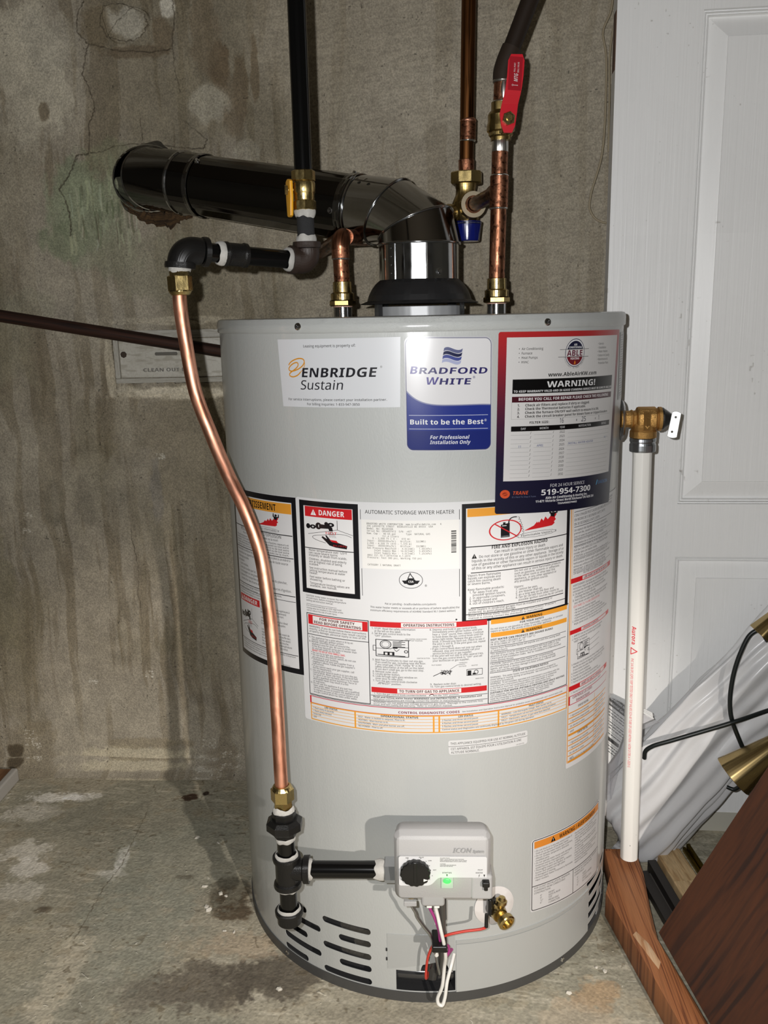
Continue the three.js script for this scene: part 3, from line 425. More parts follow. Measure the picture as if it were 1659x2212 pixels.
  T(x, 'FILTER SIZE:', u(0.192), v(0.497), 24, { b: 1, w: u(0.13) }); T(x, '16', u(0.395), v(0.5), 52, { w: 46, c: '#223' }); T(x, 'x', u(0.527), v(0.495), 26, { b: 1 }); T(x, '25', u(0.573), v(0.5), 52, { w: 62, c: '#223' }); T(x, 'x', u(0.71), v(0.495), 24, { b: 1 }); T(x, '1', u(0.745), v(0.5), 50, { c: '#223' });
  rect(x, '#060608', u(0.083), v(0.51), u(0.823), v(0.028)); for (const [s, a] of [['DAY', 0.156], ['MONTH', 0.29], ['YEAR', 0.42], ['NOTES/ACTION', 0.612], ['INITIALS', 0.825]]) T(x, s, u(a), v(0.5305), 24, { c: '#fff', a: 'c' });
  for (let i = 0; i < 11; i++) { const y = v(0.556 + i * 0.0238); T(x, String(2022 + i), u(0.421 + i * 0.0006), y, 26, { a: 'c', c: '#333' }); line(x, '#b5b5b5', 2, [u(0.083), y + 4], [u(0.195), y + 4]); line(x, '#b5b5b5', 2, [u(0.225), y + 4], [u(0.345), y + 4]); line(x, '#b5b5b5', 2, [u(0.465), y + 4], [u(0.905), y + 4]); T(x, '/', u(0.2), y, 28, { c: '#444' }); T(x, '/', u(0.352), y, 28, { c: '#444' }); }
  T(x, '11', u(0.126), v(0.63), 26, { c: '#3d4a8c', it: 1 }); T(x, 'APRIL', u(0.245), v(0.626), 24, { c: '#3d4a8c', it: 1 }); T(x, 'INSTALL WATER HEATER', u(0.469), v(0.624), 22, { c: '#3d4a8c', it: 1, w: u(0.236) }); T(x, 'M.L.T', u(0.84), v(0.61), 20, { c: '#3d4a8c', it: 1 });
  T(x, 'FOR 24 HOUR SERVICE', u(0.352), v(0.858), 34, { c: '#f2f2f4', w: u(0.295) }); T(x, '519-954-7300', u(0.29), v(0.902), 62, { b: 1, c: '#fff', w: u(0.424) }); T(x, 'Able Air Conditioning & Heating Inc.', u(0.325), v(0.925), 26, { b: 1, c: '#fff', w: u(0.36) }); T(x, '11-871 Victoria Street North Kitchener ON N2B 3S4', u(0.255), v(0.943), 26, { b: 1, c: '#fff', w: u(0.5) }); T(x, 'TSSA#000374402', u(0.418), v(0.961), 22, { b: 1, c: '#fff', w: u(0.165) });
  oval(x, u(0.058), v(0.888), 42, 34, '#e05a32'); oval(x, u(0.058), v(0.888), 22, 15, '#a33a20'); line(x, '#e05a32', 6, [u(0.038), v(0.895)], [u(0.08), v(0.882)]); T(x, 'TRANE', u(0.103), v(0.893), 40, { b: 1, it: 1, c: '#e05a32', w: u(0.1) }); T(x, "It's Hard To Stop A Trane.", u(0.1), v(0.91), 17, { c: '#77809a', w: u(0.16) });
  poly(x, [[u(0.775), v(0.876)], [u(0.787), v(0.848)], [u(0.797), v(0.848)], [u(0.785), v(0.876)]], '#4fb3e6'); T(x, 'DAIKIN', u(0.8), v(0.873), 36, { b: 1, c: '#2d6fa8', w: u(0.14) });
  decal('service_sheet', [[18.3, 0.869], [65.1, 0.866], [60.7, 0.645], [17.7, 0.66]], 0.0014, 0.003, x, 'red and navy bordered service record sheet');
}
const MT0 = -33, MT1 = 41.4, MH1 = 0.677, MH0 = 0.386;
{ // main instruction label
  const W = 2048, H = 1640, x = canvas(W, H, '#ecedee'), X = (t) => (t - MT0) / (MT1 - MT0) * W, Y = (h) => (MH1 - h) / (MH1 - MH0) * H, DX = W / (MT1 - MT0), DY = H / (MH1 - MH0);
  // danger panel
  rect(x, INK, X(-32), Y(0.674), 16.5 * DX, 0.117 * DY); rect(x, '#f4f4f4', X(-30.7), Y(0.6675), 13.8 * DX, 0.1045 * DY); rect(x, RED, X(-30.3), Y(0.667), 13.2 * DX, 0.0125 * DY); warnTri(x, X(-28.6), Y(0.6566), 46, '#fff', RED); T(x, 'DANGER', X(-26.3), Y(0.6572), 50, { b: 1, c: '#fff', w: 7.2 * DX });
  x.save(); x.translate(X(-30.3), Y(0.6525)); x.scale(1.08, 0.74); scaldPicture(x, 0, 0, 1, 'HOT', 'BURN'); x.restore(); rect(x, INK, X(-30.7), Y(0.6155), 13.8 * DX, 5);
  ['Water temperature over 125°F', 'can cause severe burns', 'instantly or death from scalds.', '', 'Children, disabled and elderly', 'are at highest risk of being', 'scalded.', '', 'See instruction manual before', 'setting temperature at water', 'heater.', '', 'Feel water before bathing or', 'showering.', '', 'Temperature limiting valves are', 'available, see manual.'].reduce((y, s) => { if (!s) return y - 0.0016; T(x, s, X(-29.6), Y(y), 22, { mw: 12.4 * DX }); return y - 0.00325; }, 0.6112);
  para(x, ['CAUTION: Hotter water increases the risk', 'of scald injury. Before changing temperature', 'setting see instruction manual.'], X(-31), Y(0.5525), 0.0031 * DY, 16); line(x, INK, 2, [X(-31), Y(0.5425)], [X(-22), Y(0.5425)]); para(x, ['It is recommended that an ASSE approved', 'mixing valve be installed in the outlet of this', 'unit to reduce the risk of scald injury.'], X(-31), Y(0.5395), 0.003 * DY, 15);
  // rating panel
  T(x, 'AUTOMATIC STORAGE WATER HEATER', X(-3), Y(0.6635), 34, { a: 'c', w: 21.5 * DX }); rect(x, '#fbfaf6', X(-14.7), Y(0.656), 23.6 * DX, 0.0595 * DY);
  for (const t of [-14.9, 9]) { line(x, INK, 3, [X(t), Y(0.668)], [X(t), Y(0.656)]); line(x, INK, 3, [X(t), Y(0.596)], [X(t), Y(0.562)]); }
  const mono = { f: 'monospace', c: '#3c3c38' };
  ['BRADFORD WHITE CORPORATION  www.bradfordwhite.com   6', '200 LAFAYETTE STREET  MIDDLEVILLE MI 49333  USA', 'Model  No: RG240S6N', 'Serial No: CB56897413  S/N: -457', 'Nom. Cap :  40 US gal       Type  NATURAL GAS', '           151.4 liters', '    0 - 2,000 ft ( 0 -   610 m)', 'Input:  40000(Btu/hr)   Orifice:   32(DMS)', '2,000 - 4,500 ft (610 - 1,370 m)', 'Input:  36000(Btu/hr)   Orifice:   33(DMS)', 'Gas Pressure Manifold :  4.0(InWC)   1.00(kPa)', '     Inlet Supply Max : 14.0(InWC)   3.49(kPa)', '     Inlet Supply Min :  5.0(InWC)   1.25(kPa)', 'ANSI Z21.10.1-2019/CSA 4.1-2019', 'Pressure: Test 300 psi, Working 150 psi', '', '', 'CATEGORY I NATURAL DRAFT'].forEach((s, i) => s && T(x, s, X(-13.4), Y(0.6505 - i * 0.00295), 17, { ...mono, w: s.length * 9.4 }));
  for (let i = 0, y = Y(0.643); y < Y(0.6165); i++) { const hh = 2 + 6 * rnd(); rect(x, '#222', X(7), y, 34, hh); y += hh + 2 + 5 * rnd(); }
  oval(x, X(-2.8), Y(0.5835), 78, 56, null, INK, 3); poly(x, [[X(-2.8) - 60, Y(0.583)], [X(-2.8) + 60, Y(0.583)], [X(-2.8) + 44, Y(0.579)], [X(-2.8) - 44, Y(0.579)]], INK); oval(x, X(-2.8), Y(0.5815), 34, 24, INK); T(x, 'CSA', X(-2.8), Y(0.5805), 20, { c: '#fff', b: 1, a: 'c' }); poly(x, [[X(-2.8) - 20, Y(0.5855)], [X(-2.8) - 4, Y(0.592)], [X(-2.8) + 2, Y(0.5895)], [X(-2.8) + 20, Y(0.5855)]], null, INK, 5); T(x, '®', X(0.5), Y(0.5755), 20);
  T(x, 'Pat or pending - bradfordwhite.com/patents', X(-3), Y(0.5525), 18, { a: 'c', w: 12.6 * DX }); T(x, 'This water heater meets or exceeds all or portions of (where applicable) the', X(-13), Y(0.5475), 18, { w: 22 * DX }); T(x, 'minimum efficiency requirements of ASHRAE Standard 90.1 (latest edition)', X(-13), Y(0.5435), 18, { w: 21 * DX });
  // fire panel
  rect(x, INK, X(9.6), Y(0.674), 31 * DX, 0.1455 * DY); rect(x, '#f2f2f2', X(10.6), Y(0.6685), 28.9 * DX, 0.1305 * DY); rect(x, AMBER, X(10.9), Y(0.668), 28 * DX, 0.0098 * DY);
  x.save(); x.translate(X(17.2), Y(0.6535)); x.scale(1, 0.7); flamePicture(x, 0, 0, 0.98, 'Flammable Vapors'); x.restore(); rect(x, INK, X(10.6), Y(0.6225), 28.9 * DX, 6);
  T(x, 'FIRE AND EXPLOSION HAZARD', X(25), Y(0.6175), 30, { b: 1, a: 'c', w: 16 * DX }); T(x, 'Can result in serious injury or death', X(25), Y(0.6125), 28, { a: 'c', w: 14.5 * DX }); warnTri(x, X(12), Y(0.6075), 36); T(x, 'Do not store or use gasoline or other flammable vapors and', X(13.8), Y(0.6078), 26, { w: 24.5 * DX });
  ['liquids in the vicinity of this or any other appliance.  Storage of or', 'use of gasoline or other flammable vapors or liquids in the vicinity', 'of this or any other appliance can result in serious injury or death.'].forEach((s, i) => T(x, s, X(12), Y(0.603 - i * 0.0045), 26, { w: (26.6 - i * 0.1) * DX })); rect(x, INK, X(11.8), Y(0.5905), 27 * DX, 5);
  ['Vapors from flammable', 'liquids can explode and', 'catch fire causing death', 'or severe burns.', '', 'Keep flammable products:', '  1. far away from any', '      possible ignition source,', '  2. in approved containers,', '  3. tightly closed and', "  4. out of children's reach."].forEach((s, i) => T(x, s, X(11), Y(0.5855 - i * 0.0035), 22, { mw: 11.5 * DX }));
  ['Do not use or store flammable products', 'such as gasoline, solvents or adhesives', 'in the same room or area near this', 'appliance, or any other appliance or', 'any possible ignition source.', '', 'Vapors:', '  1. cannot be seen,', '  2. are heavier than air,', '  3. go a long way on the floor and', '  4. can be carried from other rooms to', '      possible ignition sources by air currents'].forEach((s, i) => T(x, s, X(23.2), Y(0.586 - i * 0.0034), 22, { mw: 15.7 * DX })); rect(x, INK, X(11.8), Y(0.5468), 27 * DX, 5);
  para(x, ['Water heaters in residential garages must be installed and located, or', 'protected, to avoid physical damage.'], X(11.2), Y(0.5429), 0.0032 * DY, 21, { mw: 27.6 * DX }); rect(x, INK, X(10.6), Y(0.5388), 28.9 * DX, 5);
  rect(x, '#f2f2f2', X(10.6), Y(0.538), 28.9 * DX, 0.0065 * DY); T(x, "Read and follow water heater warnings and instructions. If owner's", X(11.2), Y(0.5358), 17, { w: 25 * DX }); T(x, 'manual is missing contact the distributor or manufacturer.', X(11.2), Y(0.5328), 17, { w: 21 * DX });
  // safety panel
  frame(x, INK, 5, X(-31), Y(0.5305), 17.4 * DX, 0.108 * DY); rect(x, RED, X(-30.6), Y(0.529), 16.8 * DX, 0.0125 * DY); rect(x, '#f4f2f0', X(-29.2), Y(0.5278), 14 * DX, 0.0102 * DY); T(x, 'FOR YOUR SAFETY', X(-22.2), Y(0.5234), 27, { b: 1, a: 'c', w: 10 * DX, c: '#4a1218' }); T(x, 'READ BEFORE OPERATING', X(-22.2), Y(0.5186), 27, { b: 1, a: 'c', w: 13.4 * DX, c: '#4a1218' });
  para(x, ['WARNING: If you do not follow these instructions', 'exactly, a fire or explosion may result causing', 'property damage, personal injury or loss of life.'], X(-30.4), Y(0.5125), 0.0032 * DY, 18, { w: 16.2 * DX }); rect(x, INK, X(-31), Y(0.5035), 17.4 * DX, 4);
  ['A. This appliance has a pilot which is lit by an', '     electric spark gas ignition system.', 'B. BEFORE LIGHTING smell all around the', '     appliance area for gas. Be sure to smell next', '     to the floor because some gas is heavier than', '     air and will settle on the floor.', '*WHAT TO DO IF YOU SMELL GAS.', '   * Do not try to light any appliance.', '   * Do not touch any electric switch, do not use', '     any phone in your building.', '   * Immediately call your gas supplier from a', "     neighbor's phone. Follow the gas supplier's", '     instructions.', '   * If you cannot reach your gas supplier, call', '     the fire department.', 'C. Use only your hand to push in or turn the gas', '     control knob. Never use tools. If the knob will', '     not push in or turn by hand, don\'t try to repair', '     it, call a qualified service technician. Force or', '     attempted repair may result in a fire', '     or explosion.', 'D. Do not use this appliance if any part has', '     been under water. Immediately call a qualified', '     service technician to inspect the appliance and', '     to replace any part of the control system and', '     any gas control which has been under water.'].forEach((s, i) => T(x, s.replace(/^\*W/, '     W'), X(-30.6), Y(0.4985 - i * 0.00292), 17.5, { mw: 16.4 * DX, c: s[0] === '*' ? RED : INK, b: s[0] === '*' }));
  // operating panel
  const bar = (t0, t1, h, s, wt) => { rect(x, RED, X(t0), Y(h), (t1 - t0) * DX, 0.0068 * DY); rect(x, '#f4f2f0', X((t0 + t1) / 2 - wt / 2 - 0.5), Y(h - 0.0006), (wt + 1) * DX, 0.0056 * DY); T(x, s, X((t0 + t1) / 2), Y(h - 0.0051), 26, { b: 1, a: 'c', w: wt * DX, c: '#4a1218' }); };
  bar(-13.2, 16, 0.5305, 'OPERATING INSTRUCTIONS', 12.6); oval(x, X(8.2), Y(0.5333), 6, 6, INK);
  const ol = (lines, t, h, lh, mw, sz = 18) => lines.forEach((s, i) => s && T(x, s, X(t), Y(h - i * lh), sz, { mw: mw * DX }));
  ol(['1. STOP!  Read the safety information', '    at the left on this label.', '2. Set the gas control knob to the', '    "OFF" position.'], -12.8, 0.5205, 0.0031, 13); valveDrawing(x, X(-12.6), Y(0.5085), 250, 132); line(x, INK, 2, [X(-6), Y(0.506)], [X(-4.6), Y(0.508)], [X(-3), Y(0.508)]); T(x, 'GAS CONTROL KNOB SHOWN', X(-4.4), Y(0.509), 11); T(x, 'IN THE "OFF" POSITION', X(-4.4), Y(0.5068), 11); T(x, 'IGNITOR BUTTON', X(-1.6), Y(0.4845), 11);
  ol(['3. Wait five (5) minutes to clear out any gas.', '    Then smell for gas, including near the floor.', '    If you smell gas, STOP!  Follow "B" in the', '    safety information at the left on this label.', "    If you don't smell gas, go to the next step.", '4. Remove outer door.', '5. Locate igniter button.', '6. Look through sight glass window on', '    inner door to view pilot.', '7. Turn the gas control knob clockwise', '         to "PILOT" position.'], -12.8, 0.4805, 0.00305, 14.3);
  x.beginPath(); x.arc(X(-10.8), Y(0.4485), 20, PI * 1.1, PI * 1.9); x.lineWidth = 2; x.strokeStyle = INK; x.stroke();
  ol(['8. Depress and hold in gas control knob.', '    Immediately press igniter button until you', '    hear a "click" sound, then release. Continue', '    to hold down the gas control knob until the', '    status light blinks. Release the gas control', '    knob. It should pop back out. Check to see if', '    the pilot is still lit. If the pilot goes out, repeat', '    steps 2 through 8.', ' • If gas control knob does not pop out when', '    released, stop and immediately call your', '    service technician or gas supplier.', ' • If the pilot will not stay lit after several tries,', '    turn the gas control knob to "OFF" and call', '    your technician or gas supplier.'], 1.6, 0.5205, 0.00305, 14.3);
  for (let i = 0; i < 26; i++) line(x, INK, rr(1.5, 4), [X(5.6) + rr(-44, 44), Y(0.4665) + rr(-20, 20)], [X(5.6) + rr(-40, 40), Y(0.4665) + rr(-22, 22)]); line(x, INK, 4, [X(2.4), Y(0.462)], [X(4.6), Y(0.467)]); line(x, INK, 2, [X(6.6), Y(0.470)], [X(8.4), Y(0.4755)], [X(10.4), Y(0.4757)]); T(x, 'PILOT BURNER', X(2), Y(0.4755), 10); T(x, 'THERMOPILE', X(8.8), Y(0.477), 10); T(x, 'ELECTRODE', X(8.8), Y(0.4725), 10);
  frame(x, INK, 3, X(10.8), Y(0.4685), 110, 44); rect(x, INK, X(11), Y(0.467), 26, 36); oval(x, X(13.2), Y(0.4645), 14, 14, null, INK, 4); rect(x, INK, X(12.3), Y(0.4635), 22, 12); T(x, 'RESISTOR', X(12), Y(0.4725), 10); T(x, 'INNER DOOR', X(13), Y(0.455), 10);
  T(x, '9.  Replace outer door.', X(1.6), Y(0.4505), 18); T(x, '10. Turn gas control knob to desired setting.', X(1.6), Y(0.4474), 18, { w: 13 * DX });
  bar(-13.2, 16, 0.4455, 'TO TURN OFF GAS TO APPLIANCE', 15); T(x, '1. Turn the gas control knob counterclockwise             to the "OFF" position.', X(-12.6), Y(0.4360), 16, { w: 21.5 * DX }); x.beginPath(); x.arc(X(2), Y(0.4352), 18, PI * 1.1, PI * 1.9); x.stroke(); rect(x, INK, X(-13.4), Y(0.4349), 29.6 * DX, 3);
  T(x, 'Read and follow water heater WARNINGS and INSTRUCTIONS. If installation and', X(-12.8), Y(0.4318), 16, { b: 1, w: 27.5 * DX }); T(x, 'operation instructions are missing, contact the retailer or manufacturer.', X(-12.8), Y(0.4290), 16, { w: 22 * DX }); rect(x, INK, X(-13.4), Y(0.4281), 29.6 * DX, 3); T(x, 'WARNING: Do not apply line voltage (power) to gas valve.  Damage to the controls may', X(-12.8), Y(0.4251), 16, { w: 27.8 * DX }); T(x, 'occur and will nullify the warranty.  Refer to installation manual.', X(-12.8), Y(0.4224), 16, { w: 20 * DX }); rect(x, INK, X(-31), Y(0.4214), 72 * DX, 3);
  // warning panel
  frame(x, INK, 5, X(16.4), Y(0.5305), 24.6 * DX, 0.1095 * DY); const amb = (h) => { rect(x, AMBER, X(17), Y(h), 23.4 * DX, 0.0058 * DY); warnTri(x, X(25.4), Y(h - 0.0054), 26); T(x, 'WARNING', X(26.8), Y(h - 0.0051), 26, { b: 1, w: 5 * DX }); };
  amb(0.5293); T(x, 'FOR YOUR SAFETY', X(28.6), Y(0.52), 20, { b: 1, a: 'c', w: 7.4 * DX }); ol(['Do not store or use gasoline or other flammable, combustible, or corrosive', 'vapors or liquids in the vicinity of this or any other appliance.'], 16.9, 0.5165, 0.003, 23.4); amb(0.5125);
  T(x, 'HOT WATER CAN PRODUCE 3RD DEGREE BURNS', X(16.9), Y(0.5025), 20, { b: 1, w: 18.5 * DX }); ol(['IN LESS THAN 5 SECONDS AT 140° F (60° C)', 'IN 30 SECONDS AT 130° F (54° C)'], 16.9, 0.4992, 0.003, 16);
  const rule = (h) => rect(x, INK, X(16.8), Y(h), 23.4 * DX, 3); rule(0.4948); ol(['Vapors from flammable liquids will explode and catch fire causing death', 'or severe burns.'], 16.9, 0.4915, 0.003, 23); rule(0.4875); ol(['This appliance must be installed in accordance with local codes or, in the', 'absence of local codes, the National Fuel Gas Code, ANSI Z223.1 or the', 'CAN/CGA-B149 Installation Codes.  Not for installation in a Manufactured', 'Home (Mobile Home).'], 16.9, 0.4843, 0.003, 23.4); rule(0.4743);
  ol(['CAUTION: Operation of this water heater in air contaminated by', 'perchlorethylene, any chlorinated hydrocarbon or strong oxidizing', 'agents, will result in serious damage to brass orifices, internal steel', 'parts and void the warranty.'], 16.9, 0.471, 0.003, 22.6); rule(0.461); T(x, 'STATE OF CALIFORNIA NOTICE', X(28.6), Y(0.4575), 19, { b: 1, a: 'c', w: 11 * DX });
  ol(['WARNING:  This water heater must be braced, anchored or strapped to', 'avoid falling or moving during an earthquake.  See instructions for correct', 'installation procedures.', 'WARNING:  If not installed, operated and maintained in accordance with the', "manufacturer's instructions this product could expose you to substances", 'in the fuel or from fuel combustion which can cause death or serious', 'illness including cancer, birth defects or other reproductive harm.'], 16.9, 0.4538, 0.00285, 23.4, 17); T(x, 'SUITABLE FOR WATER (POTABLE) HEATING AND SPACE HEATING', X(16.9), Y(0.4335), 18, { b: 1, w: 23.2 * DX }); ol(['Toxic chemicals, such as used for boiler treatment, shall not be introduced', 'into potable water heater used for space heating.  The water heater may', 'never be connected to any existing heating system or component(s)', 'previously used with a nonpotable water heating appliance.'], 16.9, 0.4306, 0.0026, 23.2, 16);
  // diagnostic codes
  frame(x, '#c8334a', 5, X(-31), Y(0.4195), 72.2 * DX, 0.009 * DY); T(x, 'CONTROL DIAGNOSTIC CODES', X(-6.5), Y(0.4125), 24, { b: 1, w: 15.5 * DX, c: '#7c1830' }); T(x, 'See Installation and Operation Instruction Manual for probable causes associated with each control status code.', X(9.6), Y(0.413), 15, { w: 30 * DX }); rect(x, RED, X(-31), Y(0.42), 10, 0.012 * DY);
  frame(x, AMBER, 8, X(-30.8), Y(0.4098), 72 * DX, 0.0218 * DY); for (const t of [-18, 2.2, 3.6, 19]) rect(x, AMBER, X(t), Y(0.4098), 12, 0.0218 * DY);
  T(x, 'LED STATUS', X(-26.6), Y(0.4067), 19, { b: 1 }); T(x, 'OPERATIONAL STATUS', X(-11), Y(0.4067), 19, { b: 1, w: 9.6 * DX }); T(x, 'LED STATUS', X(8.6), Y(0.4067), 19, { b: 1 }); T(x, 'FAULT STATUS', X(28), Y(0.4067), 19, { b: 1 });
  [['1 flash every 4 seconds', 'IDLE - Water is heated to setpoint. Pilot is lit.', '2 flashes and three second pause', 'WARNING - Low thermopile voltage. Main burner not lit.'], ['1 flash every second', 'HEATING - Main burner is lit.', '4 flashes and three second pause', 'FAULT - Temperature cut-out limit reached causing shutdown.'], ['Solid ON', 'SHUTDOWN - Main and pilot burner are off.', '5 flashes and three second pause', 'FAULT - Electronics, sensor, or gas valve fault detected.'], ['OFF', 'NO POWER - Pilot is off.', 'Control status and diagnostics are continually displayed by the green LED during operation.', '']].forEach((r, i) => { r.forEach((s, k) => T(x, s, X([-30.2, -17, 4.5, 20][k]), Y(0.4029 - i * 0.0041), 17, { mw: [11.6, 18, 34, 20][k] * DX })); rect(x, AMBER, X(-30.8), Y(0.4058 - i * 0.0041), 72 * DX, 3); });
  for (let i = 0; i < 2; i++) T(x, i ? '230-45000-00' : '238-48317-00', X(41.1), Y(0.41 - i * 0.012), 11, { rot: PI / 2 });
  decal('instruction_label', [[MT0, 0.677], [MT1, 0.677], [MT1, 0.386], [MT0, 0.386]], 0.0003, 0.003, x, 'large white operating and safety instruction label');
}
const frLines = ['Ne pas entreposer ni utiliser de l\'essence ou d\'autres vapeurs et', 'liquides inflammables à proximité de cet appareil ou tout autre', 'appareil. L\'entreposage ou l\'utilisation d\'essence ou de tout autre', 'liquide inflammable à proximité de cet appareil ou de tout autre', 'appareil peut entraîner des blessures graves ou la mort.'];
{ // French warning label
  const W = 1000, H = 1480, x = canvas(W, H, '#f0f0f1'); frame(x, INK, 46, 26, 26, W - 52, H - 52);
  rect(x, AMBER, 50, 58, W - 104, 84); warnTri(x, 190, 130, 62); T(x, 'AVERTISSEMENT', 272, 128, 76, { b: 1, w: 500 });
  x.save(); x.translate(285, 172); x.scale(1, 0.62); flamePicture(x, 0, 0, 0.98, 'Vapeurs inflammables'); x.restore(); rect(x, INK, 50, 314, W - 104, 7);
  T(x, "RISQUE D'INCENDIE ET D'EXPLOSION", 500, 350, 34, { a: 'c', w: 640 }); T(x, 'Peut causer des blessures graves ou la mort', 500, 378, 26, { a: 'c', w: 560 }); frLines.forEach((s, i) => T(x, s, 70, 406 + i * 21, 22, { w: 830 })); rect(x, INK, 50, 500, W - 104, 6);
  ['Ne pas utiliser ou entreposer des produits inflammables dans la pièce ou un endroit à', 'proximité de cet appareil ou tout autre appareil ou de toute source', "d'allumage possible.", 'Les vapeurs :', '   1. sont invisibles,', "   2. sont plus lourdes que l'air,", '   3. se propagent sur une grande distance au niveau du plancher,', '   4. peuvent être transportées par les', "      courants d'air dans d'autres pièces jusqu'à des sources d'ignition."].forEach((s, i) => T(x, s, 70, 532 + i * 32, 27, { mw: 840 })); rect(x, INK, 50, 815, W - 104, 6);
  para(x, ['Les chauffe-eau dans les garages résidentiels doivent être installés et placés,', "ou protégés, afin d'éviter tout dommage.", "Lire et suivre les instructions avec le chauffe-eau. Si elles manquent", 'communiquer avec le détaillant ou le manufacturier.'], 70, 842, 23, 21, { mw: 850 }); rect(x, INK, 50, 862, W - 104, 4);
  rect(x, RED, 60, 922, 410, 60); warnTri(x, 84, 974, 46, '#fff', RED); T(x, 'DANGER', 140, 972, 52, { b: 1, c: '#fff', w: 290 }); scaldPicture(x, 66, 1020, 1.05, 'CHAUDE', 'BRÛLE');
  ['L\'eau à une température supérieure à', '52 °C peut causer instantanément', 'des brûlures graves ou la mort.', '', 'Les enfants, le risque est plus élevé', 'pour les personnes handicapées', 'et les personnes âgées.', '', 'Lire le manuel d\'instruction avant de', 'régler la température du chauffe-eau.', 'Vérifier la température de l\'eau avant', 'de prendre un bain ou une douche.', 'Des valves de contrôle de température', 'sont disponibles, vérifier la notice.'].forEach((s, i) => s && T(x, s, 480, 970 + i * 25, 23, { mw: 450 })); rect(x, INK, 50, 1318, W - 104, 5);
  ['ATTENTION: L\'eau plus chaude augmente le risque de brûlure. Lire la notice avant de modifier la température.', 'Il est recommandé qu\'un robinet mélangeur approuvé par l\'ASSE soit installé', 'à la sortie de cet appareil afin de réduire le risque de brûlure.', 'Ce chauffe-eau satisfait ou dépasse les exigences minimales d\'efficacité.'].forEach((s, i) => T(x, s, 80, 1342 + i * 21, 18, { mw: 840 })); T(x, '238-48325-00U', 760, 1428, 13);
  decal('french_warning_label', [[-65.2, 0.670], [-33.05, 0.676], [-32.7, 0.4445], [-65.2, 0.4315]], 0.0004, 0.002, x, 'black bordered french warning label');
}
